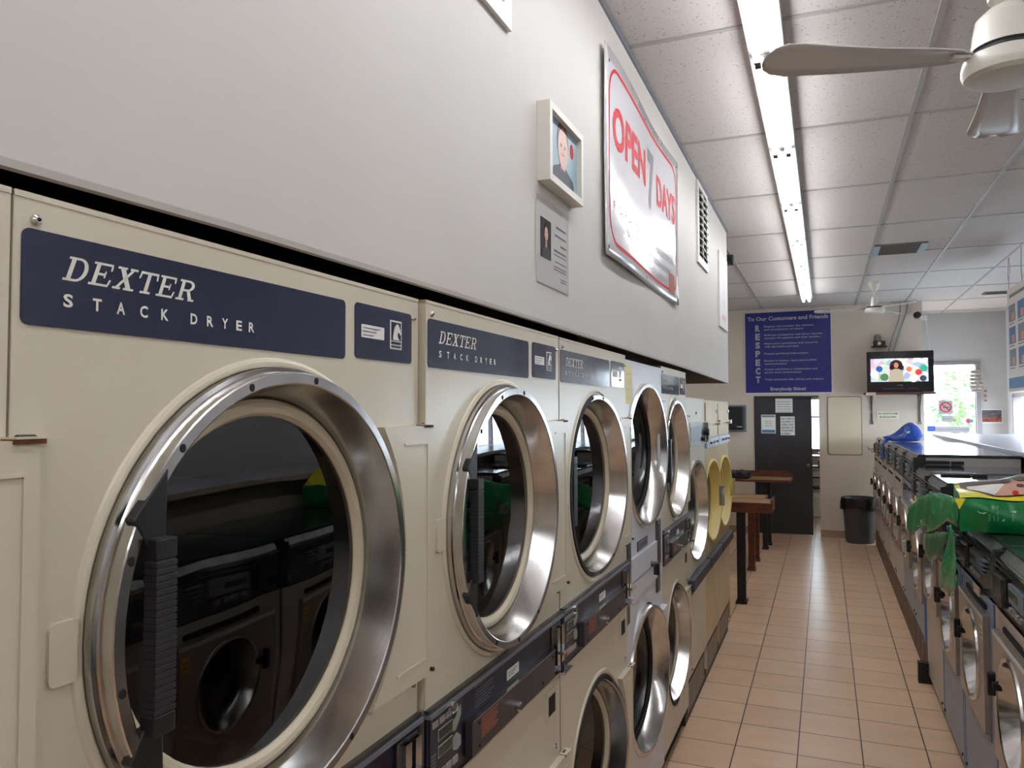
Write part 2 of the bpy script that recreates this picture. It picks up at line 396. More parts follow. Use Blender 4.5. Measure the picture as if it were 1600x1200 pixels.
# ---------------------------------------------------------------- fluorescent fixtures
def light_fixture(y0, y1, label):
    t = thing('fluorescent_fixture', label, 'ceiling light', (.53, (y0+y1)/2, CEIL), 'strip lights in the row down the ceiling')
    t['_o'] = (.53, (y0+y1)/2, CEIL)
    g = MB(); fr = Fr((.53, 0, CEIL), (1, 0, 0), (0, 0, -1))
    pts = [(-.066, 0), (.066, 0), (.066, .060), (.05, .066), (-.05, .066), (-.066, .060)]
    v = [(.53+a, y, CEIL-b) for y in (y0+.004, y1-.004) for a, b in pts]; n = 6
    g.add(v, [tuple(range(n)), tuple(range(2*n-1, n-1, -1))]+[(i, n+i, n+(i+1) % n, (i+1) % n) for i in range(n)], FIX)
    g.build('housing', t)
    for sx in (-.033, .033):
        MB().cyl((.53+sx, y0+.035, CEIL-.092), (.53+sx, y1-.035, CEIL-.092), .0155, TUBE, 12).build('tube', t)
    for y in (y0+.018, y1-.018):
        g = MB()
        for sx in (-.033, .033): g.box(.53+sx-.012, .53+sx+.012, y-.012, y+.012, CEIL-.108, CEIL-.064, STEELD)
        g.box(.53-.012, .53+.012, y-.015, y+.015, CEIL-.074, CEIL-.064, STEELD)
        g.build('lamp_holder', t)
    return t
ords = ['strip light fixture above and behind the camera, out of the top of the photo', 'white twin tube strip light nearest the camera, cut by the top edge of the photo',
 'white twin tube strip light second from the near end of the ceiling row', 'white twin tube strip light third from the near end, level with the wall vent',
 'white twin tube strip light in the middle of the row, before the square ceiling vent', 'white twin tube strip light third from the far end of the row',
 'white twin tube strip light second from the far end of the row', 'white twin tube strip light at the far end, just before the blue sign']
yy = [.76, 1.95, 3.13, 4.30, 5.50, 6.69, 7.88, 9.07, 10.27]
for i in range(8):
    light_fixture(yy[i], yy[i+1], ords[i])
for yb in (-1.6, -.42):   # more of the row, added unseen behind the camera for light and reflections
    light_fixture(yb, yb+1.18, 'unseen strip light fixture added behind the camera, '+('farther back' if yb < -1 else 'right over the photographer'))

# unseen second row added as fill light, right of the frame over the washers
def fill_fixture(y, label):
    t = light_fixture(y, y+1.18, label); t.location.x += 1.83
for y, lb in ((-2.6, 'unseen strip light fixture added for fill on the right, farthest behind the camera'), (-1.2, 'unseen strip light fixture added for fill on the right, behind the camera'), (.2, 'unseen strip light fixture added for fill on the right, beside the photographer'), (1.6, 'unseen strip light fixture added for fill over the nearest washers, outside the frame')):
    fill_fixture(y, lb)
# ---------------------------------------------------------------- Dexter style stacked dryers
CY = .387; CU, CL = 1.497, .557
FX = Fr((0, 0, 0), (0, 1, 0), (0, 0, 1))   # frame on the dryer fronts, a = y, b = z, h = x
def frx(x, y0=0): return Fr((x, y0, 0), (0, 1, 0), (0, 0, 1))
SER = {  # slab serif capitals on a 1 x 1 cell, lists of polygons
 'D': [[(0,0),(.5,0),(.5,.1),(0,.1)], [(.12,.05),(.3,.05),(.3,.95),(.12,.95)], [(0,.9),(.5,.9),(.5,1),(0,1)], 'bowl'],
 'E': [[(0,0),(.86,0),(.86,.1),(0,.1)], [(.12,.05),(.3,.05),(.3,.95),(.12,.95)], [(0,.9),(.84,.9),(.84,1),(0,1)], [(.3,.45),(.6,.45),(.6,.56),(.3,.56)], [(.78,.08),(.88,.08),(.92,.32),(.84,.32)], [(.76,.92),(.86,.92),(.86,.7),(.79,.7)], [(.56,.36),(.63,.36),(.63,.66),(.56,.66)]],
 'X': [[(.1,.95),(.34,.95),(.86,.05),(.62,.05)], [(.68,.95),(.82,.95),(.24,.05),(.1,.05)], [(0,.9),(.44,.9),(.44,1),(0,1)], [(.58,.9),(.95,.9),(.95,1),(.58,1)], [(0,0),(.36,0),(.36,.1),(0,.1)], [(.5,0),(.98,0),(.98,.1),(.5,.1)]],
 'T': [[(.05,.89),(.95,.89),(.95,1),(.05,1)], [(.41,.05),(.59,.05),(.59,.95),(.41,.95)], [(.25,0),(.75,0),(.75,.1),(.25,.1)], [(.02,.66),(.1,.66),(.14,.92),(.05,.92)], [(.9,.66),(.98,.66),(.95,.92),(.86,.92)]],
 'R': [[(0,0),(.44,0),(.44,.1),(0,.1)], [(.12,.05),(.3,.05),(.3,.95),(.12,.95)], [(0,.9),(.5,.9),(.5,1),(0,1)], 'rb', [(.46,.52),(.66,.5),(.88,.06),(.68,.06)], [(.66,0),(1,0),(1,.1),(.66,.1)]],
}
def serif_word(mb, fr, word, a, b, h, cw, m, shear=.32, hh=.001):
    for i, ch in enumerate(word):
        for P in SER[ch]:
            if P in ('bowl', 'rb'):
                cy_, ry, xx, rx = (.5, .5, .48, .42) if P == 'bowl' else (.725, .275, .5, .36)
                n = 10; o_ = []; i_ = []
                for k in range(n+1):
                    t = -PI/2+PI*k/n
                    o_.append((xx+rx*math.cos(t), cy_+ry*math.sin(t))); i_.append((xx+(rx-.17)*math.cos(t), cy_+(ry-.1)*math.sin(t)))
                polys = [[o_[k], o_[k+1], i_[k+1], i_[k]] for k in range(n)]
                if P == 'rb': polys.append([(.28, .45), (.5, .45), (.5, .55), (.28, .55)])
            else: polys = [P]
            for q in polys:
                mb.add([fr.p(a+(i+x*.95)*cw+shear*y*h, b+y*h, hh) for x, y in q], [tuple(range(len(q)))], m)
def horse(mb, fr, a, b, w, h, hh):
    mb.rect(fr, a, a+w, b, b+h, 0, hh, LETTER)
    mb.rect(fr, a+w*.09, a+w*.91, b+h*.30, b+h*.94, 0, hh+.0006, NAVY)
    pts = [(.2,.32),(.78,.32),(.62,.42),(.60,.55),(.72,.60),(.84,.50),(.90,.56),(.82,.72),(.70,.84),(.58,.90),(.50,.86),(.34,.80),(.24,.64),(.18,.48)]
    mb.flat(fr, [(a+x*w, b+y*h) for x, y in pts], hh+.0012, LETTER)
    for k in range(5): mb.rect(fr, a+w*(.14+.05*k), a+w*(.20+.05*k), b+h*(.45+.08*k), b+h*(.49+.08*k), 0, hh+.0016, NAVY)
    mb.rect(fr, a+w*.09, a+w*.91, b+h*.17, b+h*.26, 0, hh+.0006, NAVY)
    mb.rect(fr, a+w*.09, a+w*.91, b+h*.05, b+h*.13, 0, hh+.0006, INKG)

RINGP = [(.306, .0), (.306, .014), (.3005, .0155), (.2990, .018), (.2990, .0355), (.2975, .0372), (.2845, .0375), (.2825, .036), (.262, -.036)]
def door_ring(t, cy, cz, ajar=0, ringm=STEEL, innerm=CREAM2, R=1.0, holes=True, handle=True, label=None, prof=None, style=0):
    hinge = Vector((.01, cy+.31*R, cz))
    g = MB(); c = (0, cy, cz)
    P_ = [(r*R, h) for r, h in (prof or RINGP)]
    g.lathe(P_, c, (1, 0, 0), ringm, 72)
    if holes:
        for k in range(9):
            a = math.radians(82+27*k)
            fr = frx(.0376); y = cy+math.cos(a)*.2905*R; z = cz+math.sin(a)*.2905*R
            g.disc(fr, y, z, .0040, -.004, .0008, RUBBER, 10, 1.3)
    if not style: g.box(.030, .0378, cy+.284*R, cy+.2965*R, cz-.0008, cz+.0008, STEELD)
    d = g.build('door', t, hinge)
    if label: d['label'] = label
    g = MB().lathe([(.2625*R, -.037), (.262*R, -.026), (.257*R, -.021), (.250*R, -.019), (.243*R, -.021), (.238*R, -.028), (.237*R, -.037)], c, (1, 0, 0), innerm, 64)
    g.build('inner_ring', d, hinge)
    MB().lathe([(.0001, -.028), (.12*R, -.0285), (.20*R, -.0295), (.246*R, -.031)], c, (1, 0, 0), GLASSD, 64).build('glass', d, hinge)
    if handle:
        g = MB(); fr = frx(0); yb = cy-.258
        for s in (1, -1):
            # wedge bracket reaching from the rim to the grip
            p_ = [(cy-.230, cz+s*.182), (cy-.277, cz+s*.128), (cy-.258, cz+s*.098), (cy-.233, cz+s*.098)]
            if s < 0: p_ = p_[::-1]
            g.prism(fr, p_, .024, .0385, BLACK)
            g.box(.030, .0525, yb, yb+.029, cz+s*.083, cz+s*.106, BLACK)
        g.box(.034, .0515, yb+.001, yb+.028, cz-.083, cz+.083, BLACKR)
        hd = g.build('handle', d, hinge, bevel=.002)
        g = MB()
        for k in range(22):
            z = cz-.0825+.0075*k
            g.box(.034, .0525, yb, yb+.029, z, z+.0060, BLACKR)
        g.build('grip_ribs', d, hinge, bevel=.0006)
    d.rotation_euler = (0, 0, -math.radians(ajar))
    return d
def drum(t, cy, cz, R=.235, m=None):
    m = m or DRUM
    g = MB().lathe([(.283, -.002), (.275, -.06), (R+.07, -.07), (R+.07, -.62), (.0001, -.62)], (0, cy, cz), (1, 0, 0), m, 40)
    for k in range(3):
        a = 2*PI*k/3+.5
        g.obox((-.34, cy+math.cos(a)*(R+.03), cz+math.sin(a)*(R+.03)), (.26, 0, 0), (0, math.cos(a)*.04, math.sin(a)*.04), (0, -math.sin(a)*.02, math.cos(a)*.02), m)
    g.build('drum', t)
    MB().lathe([(.284, .0), (.287, .006), (.298, .006), (.302, .0)], (0, cy, cz), (1, 0, 0), RUBBER, 48).build('door_gasket', t)

def flange(g, cy, cz, m, tab=True):
    g.lathe([(.320, .000), (.318, .003), (.314, .005), (.310, .005), (.307, .003), (.306, .0)], (0, cy, cz), (1, 0, 0), m, 72)
    if tab:
        g.rrect(FX, .042, .078, cz-.032, cz+.032, .008, 0, .005, m)
def hinge_plate(t, cz, m):
    g = MB(); z0, z1 = cz-.25, cz+.212
    a0 = math.asin((z0-cz)/.336); a1 = math.asin((z1-cz)/.336); n = 14
    arc = [(CY+.336*math.cos(a0+(a1-a0)*k/n), cz+.343*math.sin(a0+(a1-a0)*k/n)) for k in range(n+1)]
    for k in range(n):
        (ya, za), (yb, zb_) = arc[k], arc[k+1]
        g.prism(FX, [(ya, za), (.818, za), (.818, zb_), (yb, zb_)], .0, .017, m)
    # raised inner border line
    zz = z1-.022
    for a, b in ((z0+.030, z1-.030),):
        g.box(.017, .0195, .800, .804, a, b, m)
        g.box(.017, .0195, .715, .804, b, b+.004, m)
        g.box(.017, .0195, .69, .804, a-.004, a, m)
    o = g.build('hinge_panel', t)
    g = MB().box(-.01, .020, .79, .822, z1+.001, z1+.006, RUST).cyl((.008, .800, z1+.005), (.008, .818, z1+.005), .005, BLACK, 8)
    g.box(.0, .022, .79, .835, z1+.006, z1+.008, m)
    g.build('hinge', t)
    MB().cyl((.0, .775, z0-.014), (.006, .775, z0-.014), .005, STEELD, 8).build('screw', t)
    MB().cyl((.0, .8175, z0+.004), (.024, .8175, z0+.004), .004, BLACK, 8).build('screw', t)
    return o
ROOT_O = (0, 0, 0)
def dexter(label, ajar_u=0, ajar_l=0, y0=0, dx=0):
    t = thing('stack_dryer', label, 'dryer', (dx, y0, 0), 'cream stacked dryers')
    Wd = .795
    g = MB()
    g.plate_hole(0, Wd, 1.172, 1.955, CY, CU, .283, 0, CREAM)
    g.plate_hole(0, Wd, .12, 1.008, CY, CL, .283, 0, CREAM)
    g.box(-.8, -.001, 0, .004, .12, 1.955, CREAM).box(-.8, -.001, Wd-.004, Wd, .12, 1.955, CREAM)
    g.box(-.8, .001, 0, Wd, 1.950, 1.956, CREAM).box(-.8, -.79, 0, Wd, .12, 1.955, CREAM)
    flange(g, CY, CU, CREAM); flange(g, CY, CL, CREAM)
    # recessed finger slot under the band
    g.rect(FX, .675, .765, .905, .980, 0, .004, CREAM); g.rect(FX, .682, .758, .912, .972, 0, .0045, CREAM2)
    g.build('cabinet', t)
    MB().box(-.8, -.045, 0, Wd, 0, .12, PLINTH).build('plinth', t)
    g = MB()
    g.rect(FX, .690, .742, .915, .965, .004, .0055, DARK); g.build('finger_slot', t)
    for (a, b, r) in ((.022, 1.930, .006), (.775, 1.915, .004), (.75, .81, .006), (.75, 1.02-.2, .003)):
        g = MB().lathe([(r, 0), (r*.9, .004), (r*.5, .006), (.0001, .006)], (0, a, b), (1, 0, 0), CHROME, 10)
        g.disc(FX, a, b, r*.35, .004, .0066, DARK, 6).build('screw', t)
    # name label
    g = MB().rrect(FX, .008, .552, 1.826, 1.921, .008, 0, .0016, NAVY)
    l = g.build('name_label', t)
    g = MB(); serif_word(g, FX, 'DEXTER', .050, 1.8755, .0255, .0295, LETTER, shear=.35, hh=.0024)
    x = .052
    for ch, xx in zip('STACKDRYER', (.052, .086, .116, .147, .177, .222, .249, .275, .301, .325)):
        g.text(FX, ch, xx, 1.8485, .0125, LETTER, width=.0110, h=.0024, bold=.028)
    g.build('lettering', l)
    g = MB().rrect(FX, .580, .768, 1.830, 1.923, .008, 0, .0016, NAVY)
    l2 = g.build('logo_label', t)
    g = MB(); horse(g, FX, .690, 1.853, .040, .052, .0022)
    g.rrect(FX, .598, .670, 1.866, 1.888, .002, 0, .0022, PAPER)
    for k in range(3): g.rect(FX, .603, .655-.01*k, 1.882-.006*k, 1.8835-.006*k, 0, .0026, INKL)
    g.build('logo', l2)
    # control band
    g = MB().box(-.02, .004, 0, Wd, 1.008, 1.160, NAVYB)
    b = g.build('control_band', t)
    g = MB().box(-.005, .014, 0, Wd, 1.160, 1.168, TRIMG).box(-.005, .010, 0, Wd, 1.168, 1.176, STEELD)
    g.box(0, .007, 0, Wd, 1.004, 1.009, STEEL)
    g.cyl((.0, .085, 1.158), (.022, .085, 1.158), .010, CHROME, 14)
    g.build('band_trim', b)
    g = MB().rect(FX, .012, .150, 1.018, 1.155, .004, .006, mat('keypad_dark', (40, 42, 50), .35))
    for k in range(4):
        g.rrect(FX, .018+.0285*k, .042+.0285*k, 1.134, 1.147, .002, .006, .0075, BTN if k < 3 else WHITEP)
        g.rrect(FX, .018+.0285*k, .042+.0285*k, 1.032, 1.047, .002, .006, .0075, BTN if k else ORANGE)
    sv = mat('keypad_silver', (140, 146, 142), .4)
    g.flat(FX, [(.105, 1.098), (.12, 1.098), (.142, 1.12), (.142, 1.142), (.128, 1.138), (.118, 1.124), (.105, 1.122)], .0072, sv)
    g.flat(FX, [(.105, 1.062), (.125, 1.056), (.142, 1.060), (.142, 1.078), (.122, 1.092), (.105, 1.088)], .0072, sv)
    for z in (1.104, 1.072):
        g.rect(FX, .042, .104, z-.001, z+.021, .006, .0072, sv); g.rect(FX, .044, .102, z+.001, z+.019, .006, .0078, LCD)
    for k in range(5): g.rect(FX, .014, .034, 1.082-.007*k, 1.084-.007*k, .006, .0066, INKL)
    g.build('keypad', b)
    g = MB()
    g.text(FX, 'NOTICE', .216, 1.146, .007, INKL, h=.0048)
    for k in range(6): g.rect(FX, .216, .316-.012*(k % 3), 1.139-.0066*k, 1.1405-.0066*k, .004, .0048, INKL)
    g.build('instructions', b)
    g = MB().rrect(FX, .395, .470, 1.106, 1.130, .002, .004, .0052, PAPER)
    for k in range(3): g.rect(FX, .402, .458-.01*k, 1.122-.005*k, 1.1235-.005*k, .004, .0056, ORANGE)
    g.build('price_sticker', b)
    g = MB().box(.004, .020, .170, .700, 1.022, 1.094, GREYLID).box(.004, .022, .170, .700, 1.094, 1.0965, STEEL)
    ld = g.build('coin_box_lid', b)
    g = MB()
    g.cyl((.018, .412, 1.044), (.032, .412, 1.044), .011, CHROME, 16).cyl((.032, .412, 1.044), (.034, .412, 1.044), .0075, STEELD, 12)
    g.build('lock', ld)
    g = MB()
    for k in range(8): g.rect(FX, .216, .305-.008*(k % 3), 1.086-.0058*k, 1.089-.0058*k, .020, .0206, ORANGE)
    g.build('warning_print', ld)
    for a, z in ((.205, 1.082), (.205, 1.034), (.68, 1.080), (.60, 1.036)): MB().disc(FX, a, z, .004, .020, .0215, DARK, 8).build('screw', ld)
    g = MB().rrect(FX, .708, .785, 1.020, 1.150, .004, .004, .008, STEELD)
    g.rrect(FX, .716, .738, 1.045, 1.146, .002, .008, .022, CHROME).rrect(FX, .752, .774, 1.045, 1.146, .002, .008, .022, CHROME)
    g.box(.008, .040, .712, .780, 1.078, 1.086, CHROME).rect(FX, .738, .752, 1.05, 1.14, .008, .0085, DARK)
    g.box(.008, .045, .712, .782, 1.024, 1.030, CHROME)
    g.build('coin_slot', b)
    hinge_plate(t, CU, CREAM); hinge_plate(t, CL, CREAM)
    drum(t, CY, CU); drum(t, CY, CL)
    door_ring(t, CY, CU, ajar_u); door_ring(t, CY, CL, ajar_l)
    return t
def set_ajar(t, u, l):
    ds = [c_ for c_ in t.children if c_.name.split('.')[0] == 'door']
    ds.sort(key=lambda o: -o.location.z)
    ds[0].rotation_euler = (0, 0, -math.radians(u)); ds[1].rotation_euler = (0, 0, -math.radians(l))
D1 = dexter('large cream stacked dryer with dark blue name label filling the left half of the photo', 0, 0, .500, 0)
def dcopy(y, dx, label, u, l):
    d = copy_tree(D1); d.location = (dx, y, 0); d['label'] = label; set_ajar(d, u, l); return d
dcopy(-.298, .0, 'cream stacked dryer at the left edge, only its right edge and hinge panel showing', 0, 0)
dcopy(1.303, .012, 'cream stacked dryer, second whole machine from the left, bright reflection on its blue label', 0, 0)
dcopy(2.114, .010, 'cream stacked dryer just left of the white dryer, its lower round door standing open', 5, 13)
dcopy(3.62, 0, 'cream stacked dryer between the white dryer and the low single dryer', 3, 7).scale = (1, 1, 1)
for o in bpy.data.objects:
    if o.get('label', '').startswith('cream stacked dryer between'): o.location = (0, 3.664, 0); o.scale = (1, .872, 1)

# white stacked dryer of another make
def white_dryer(y0):
    Wd = .745
    t = thing('stack_dryer', 'white stacked dryer with plain front between two cream ones, yellow note taped on', 'dryer', (0, y0, 0))
    g = MB(); cy, cu, cl = .362, 1.555, .61
    g.plate_hole(0, Wd, 1.10, 1.942, cy, cu, .283, 0, OFFW); g.plate_hole(0, Wd, .1, .985, cy, cl, .283, 0, OFFW)
    g.box(-.8, -.001, 0, .004, .1, 1.942, OFFW).box(-.8, -.001, Wd-.004, Wd, .1, 1.942, OFFW).box(-.8, .001, 0, Wd, 1.938, 1.944, OFFW)
    g.box(-.8, .0, 0, Wd, .985, 1.10, OFFW).box(-.8, -.79, 0, Wd, .1, 1.94, OFFW)
    g.build('cabinet', t)
    MB().box(-.8, -.045, 0, Wd, 0, .1, PLINTH).build('plinth', t)
    g = MB().box(0, .008, .10, .66, .990, 1.155, OFFW).box(.008, .011, .1, .66, 1.06, 1.064, TRIMG)
    g.cyl((.008, .45, 1.075), (.028, .45, 1.075), .012, STEELD, 12).box(.02, .045, .444, .456, 1.03, 1.078, BLACK)
    g.build('coin_door', t)
    g = MB().rect(FX, .215, .405, 1.166, 1.205, 0, .004, STEELD).rect(FX, .222, .398, 1.171, 1.200, 0, .005, GREYP)
    for k in range(6): g.rect(FX, .232+.026*k, .248+.026*k, 1.176, 1.195, .005, .0056, INKG)
    g.build('name_plate', t)
    g = MB()
    for a in (-.005, .585):
        MB().rect(FX, a, a+.075, 1.045, 1.245, 0, .010, STEELD).rect(FX, a+.012, a+.055, 1.06, 1.23, .01, .012, GREYLID).build('latch_strip', t)
        MB().rect(FX, a, a+.06, .92, 1.0, 0, .008, STEELD).build('latch_plate', t)
    prof = [(.262, .0), (.275, .03), (.283, .052), (.278, .062), (.268, .064), (.262, .060), (.235, .012), (.232, .0)]
    for cz in (cu, cl):
        MB().lathe([(.283, -.002), (.275, -.06), (.30, -.07), (.30, -.62), (.0001, -.62)], (0, cy, cz), (1, 0, 0), DRUM, 40).build('drum', t)
        prof2 = [(.300, .012), (.306, .020), (.306, .040), (.302, .048), (.288, .048), (.284, .044), (.258, -.02), (.256, -.034)]
        d = door_ring(t, cy, cz, 4, STEEL, RUBBER, 1.0, False, False, prof=prof2, style=1)
        g = MB().lathe([(.304, -.004), (.312, .004), (.312, .018), (.302, .022)], (0, cy, cz), (1, 0, 0), RUBBER, 60); g.build('door_seal', d, (.02, cy+.30, cz))
        g = MB().box(.0, .03, cy+.25, cy+.35, cz+.18, cz+.235, OFFW); g.build('hinge', t, bevel=.006)
    MB().box(0, .016, .62, Wd+.005, 1.40, 1.78, OFFW).build('hinge_panel', t, bevel=.006)
    return t
wd = white_dryer(2.915)
g = MB(); fr = frx(.001, 2.915)
g.rect(fr, .02, .145, 1.77, 1.925, 0, .0008, PAPERY)
for k, (z, wdt) in enumerate(((1.885, .1), (1.855, .07), (1.825, .05), (1.79, .085))): g.text(fr, ('machine note', 'please wait', 'do not', 'thank you')[k] if False else '- - - -', .03, z, .01, INKL, width=wdt, h=.0012)
tag(g.build('taped_note', origin=(.001, 2.982, 1.85)), 'pale yellow handwritten note taped at the top left of the white dryer', 'note')

# low single dryer and two mustard dryers at the end of the row
def low_dryer(y0, wd, label, body, ringm, innerm, cz, R, top, console, chrome_knob, cyr=.49, name='single_dryer'):
    t = thing(name, label, 'dryer', (0, y0, 0)); cy = wd*cyr
    g = MB().plate_hole(0, wd, .72, top, cy, cz, .283*R, 0, body)
    g.box(-.8, -.001, 0, .004, .1, top, body).box(-.8, -.001, wd-.004, wd, .1, top, body).box(-.8, .001, 0, wd, top-.005, top, body)
    g.box(-.8, 0, 0, wd, .25, .72, body).box(-.8, -.79, 0, wd, .1, top, body)
    g.build('cabinet', t)
    g = MB().box(-.8, -.02, 0, wd, 0, .25, PLINTH).box(-.02, -.012, .03, wd-.03, .05, .21, STEELD); g.build('kick_plate', t)
    g = MB().box(0, .035, 0.01, wd-.01, .735, .80, BUMPER).box(0, .012, 0.02, wd-.02, .700, .735, BUMPER); g.build('bumper', t, bevel=.01)
    MB().lathe([(.283*R, -.002), (.275*R, -.06), (.30*R, -.07), (.30*R, -.62), (.0001, -.62)], (0, cy, cz), (1, 0, 0), DRUM, 40).build('drum', t)
    door_ring(t, cy, cz, 4, ringm, innerm, R, False, False)
    g = MB()
    if console:
        g.box(0, .010, .08, wd-.02, 1.535, 1.675, CONSOLE).box(.010, .012, .10, wd-.25, 1.56, 1.65, GREYP)
        g.cyl((.01, wd-.10, 1.61), (.045, wd-.10, 1.61), .022, BLACK, 14).cyl((.01, wd-.20, 1.57), (.035, wd-.20, 1.57), .014, BLACK, 12)
        g.box(.01, .035, wd-.075, wd-.035, 1.545, 1.67, CHROME); g.cyl((.001, wd*.5, 1.73), (.006, wd*.5, 1.73), .008, STEELD, 8)
    else:
        g.box(0, .012, .01, wd-.01, 1.50, 1.56, mat('pale_blue_strip', (168, 178, 196), .25, metal=.4))
        g.box(0, .006, .02, wd-.02, 1.57, top-.02, body)
        g.cyl((.006, wd*.82, 1.66), (.04, wd*.82, 1.66), .018, CHROME, 14).cyl((.006, wd*.82, 1.74), (.02, wd*.82, 1.74), .012, CHROME, 12)
        for a in (.3, .55, .8): g.cyl((.012, wd*a, 1.53), (.026, wd*a, 1.53), .008, STEELD, 8)
        g.box(.055, .09, cy-.05, cy-.03, cz-.03, cz+.10, CHROME)
    g.build('control_panel', t)
    return t
low_dryer(4.36, .71, 'low cream single dryer with grey dial panel, right of the last stacked dryer', CREAM, STEEL, CREAM2, 1.150, 1.0, 1.82, True, True, .46)
low_dryer(5.074, .62, 'mustard yellow dryer beside the low cream dryer, round door with a yellow rim', MUST, YRING, YRING, 1.14, .93, 1.815, False, True)
low_dryer(5.698, .68, 'mustard yellow dryer at the far end of the row, next to the wooden tables', MUST, YRING, YRING, 1.14, .90, 1.815, False, True)

# ---------------------------------------------------------------- things on the left wall
WALLX = .0055
def wfr(y=0): return Fr((WALLX, y, 0), (0, 1, 0), (0, 0, 1))
def portrait(g, fr, a0, a1, b0, b1, h, bgm, shirt, hair=HAIRP, skin=SKIN):
    w_, h_ = a1-a0, b1-b0; cx = (a0+a1)/2
    g.rect(fr, a0, a1, b0, b1, h-.001, h, bgm)
    g.flat(fr, [(a0+w_*.12, b0), (a1-w_*.08, b0), (a1-w_*.14, b0+h_*.22), (cx+w_*.1, b0+h_*.34), (cx-w_*.1, b0+h_*.34), (a0+w_*.18, b0+h_*.22)], h+.0004, shirt)
    g.flat(fr, [(cx-w_*.08, b0+h_*.28), (cx+w_*.08, b0+h_*.28), (cx+w_*.07, b0+h_*.5), (cx-w_*.07, b0+h_*.5)], h+.0007, skin)
    g.disc(fr, cx, b0+h_*.72, w_*.19, h, h+.0010, hair, 20, 1.25*w_/w_)
    g.disc(fr, cx, b0+h_*.62, w_*.165, h, h+.0014, skin, 20, 1.35)
    for s in (-1, 1): g.disc(fr, cx+s*w_*.065, b0+h_*.66, w_*.022, h, h+.0017, HAIRP, 8)
    g.rect(fr, cx-w_*.05, cx+w_*.05, b0+h_*.52, b0+h_*.53, h, h+.0017, RED)
# framed photo
fr = wfr(1.945)
t = thing('framed_photo', 'white box framed portrait photo hanging high on the left wall', 'picture', (WALLX, 2.11, 2.37)); t['_o'] = (WALLX, 2.11, 2.37)
t0 = t
fw, z0, z1 = .31, 2.368, 2.588
g = MB()
for a0, a1, b0, b1 in ((0, fw, z0, z0+.02), (0, fw, z1-.02, z1), (0, .02, z0+.02, z1-.02), (fw-.02, fw, z0+.02, z1-.02)): g.rect(fr, a0, a1, b0, b1, 0, .038, mat('frame_white', (214, 208, 198), .4))
g.build('frame', t, (WALLX, 2.11, 2.37))
g = MB().rect(fr, .012, fw-.012, z0+.012, z1-.012, 0, .02, GREYP); portrait(g, fr, .02, fw-.02, z0+.02, z1-.02, .022, TEALP, DKSHIRT)
g.disc(fr, fw-.07, z0+.15, .018, .0215, .0225, RED, 10, 1.3)
g.build('photo', t, (WALLX, 2.11, 2.37))
# paper notice with portrait
fr = wfr(1.930); o3 = (WALLX, 2.07, 2.2)
t = thing('paper_notice', 'paper notice with small portrait in a plastic sleeve below the framed photo', 'notice', o3); t['_o'] = o3
v = []; n = 8
g = MB().rect(fr, 0, .268, 2.092, 2.315, 0.001, .003, PAPER)
g.build('sheet', t, o3)
g = MB(); portrait(g, fr, .03, .115, 2.165, 2.275, .0045, INKG, BLACK)
for k, (wd_, z) in enumerate(((.09, 2.27), (.10, 2.245), (.05, 2.22), (.11, 2.20), (.11, 2.19), (.10, 2.17), (.11, 2.155), (.11, 2.147), (.05, 2.125), (.05, 2.118))):
    g.rect(fr, .255-wd_, .255, z, z+(.006 if k < 4 else .003), .003, .0036, INKL)
g.build('print', t, o3)
MB().rect(fr, -.004, .272, 2.085, 2.328, .0045, .0055, glassy('plastic_sleeve', (.97, .97, .97), .08, 1.4)).build('sleeve', t, o3)
# OPEN 7 DAYS banner
o3 = (WALLX, 3.28, 2.3); fr = wfr(2.590)
t = thing('open_banner', 'glossy white OPEN 7 DAYS sign with red border on the left wall', 'sign', o3); t['_o'] = o3
BW_, z0, z1 = 1.45, 2.29, 3.045
def bend(a, b):  # gentle waviness of the sheet
    return .012+.010*math.sin(a*4.2+.6)*(.3+.7*abs(b-2.67)/.4)
g = MB(); nx, nz = 30, 14; v = []; f = []
for j in range(nz+1):
    for i in range(nx+1):
        a = BW_*i/nx; b = z0+(z1-z0)*j/nz; v.append(fr.p(a, b, bend(a, b)))
f = [(j*(nx+1)+i, j*(nx+1)+i+1, (j+1)*(nx+1)+i+1, (j+1)*(nx+1)+i) for j in range(nz) for i in range(nx)]
g.add(v, f, BANNER, True); g.build('sheet', t, o3, solid=.003)
def bent(mb, a, b): pass
class BF(Fr):
    def p(s, a, b, h=0): return Fr.p(s, a, b, h+bend(a, b)+.0022)
bf = BF((WALLX, 2.590, 0), (0, 1, 0), (0, 0, 1))
g = MB(); L = .055; r_ = .10
def band_line(pts, wdt, m):
    for (a0, b0), (a1, b1) in zip(pts, pts[1:]):
        d = Vector((a1-a0, b1-b0)).normalized(); nn = Vector((-d.y, d.x))*wdt/2
        g.add([bf.p(a0+nn.x, b0+nn.y), bf.p(a1+nn.x, b1+nn.y), bf.p(a1-nn.x, b1-nn.y), bf.p(a0-nn.x, b0-nn.y)], [(0, 1, 2, 3)], m)
path = []
for cx, cy_, t_0 in ((BW_-L-r_, z1-L-r_, 0), (L+r_, z1-L-r_, 90), (L+r_, z0+L+r_, 180), (BW_-L-r_, z0+L+r_, 270)):
    for k in range(7): tt = math.radians(t_0+15*k); path.append((cx+r_*math.cos(tt), cy_+r_*math.sin(tt)))
    nxt = None
path.append(path[0])
fine = []
for (a0, b0), (a1, b1) in zip(path, path[1:]):
    n_ = max(1, int(math.hypot(a1-a0, b1-b0)/.06))
    for k in range(n_): fine.append((a0+(a1-a0)*k/n_, b0+(b1-b0)*k/n_))
fine.append(path[-1]); band_line(fine, .014, RED)
g.build('border', t, o3)
g = MB().text(bf, 'OPEN', .10, 2.715, .145, RED, width=.58, bold=.03, h=.0006)
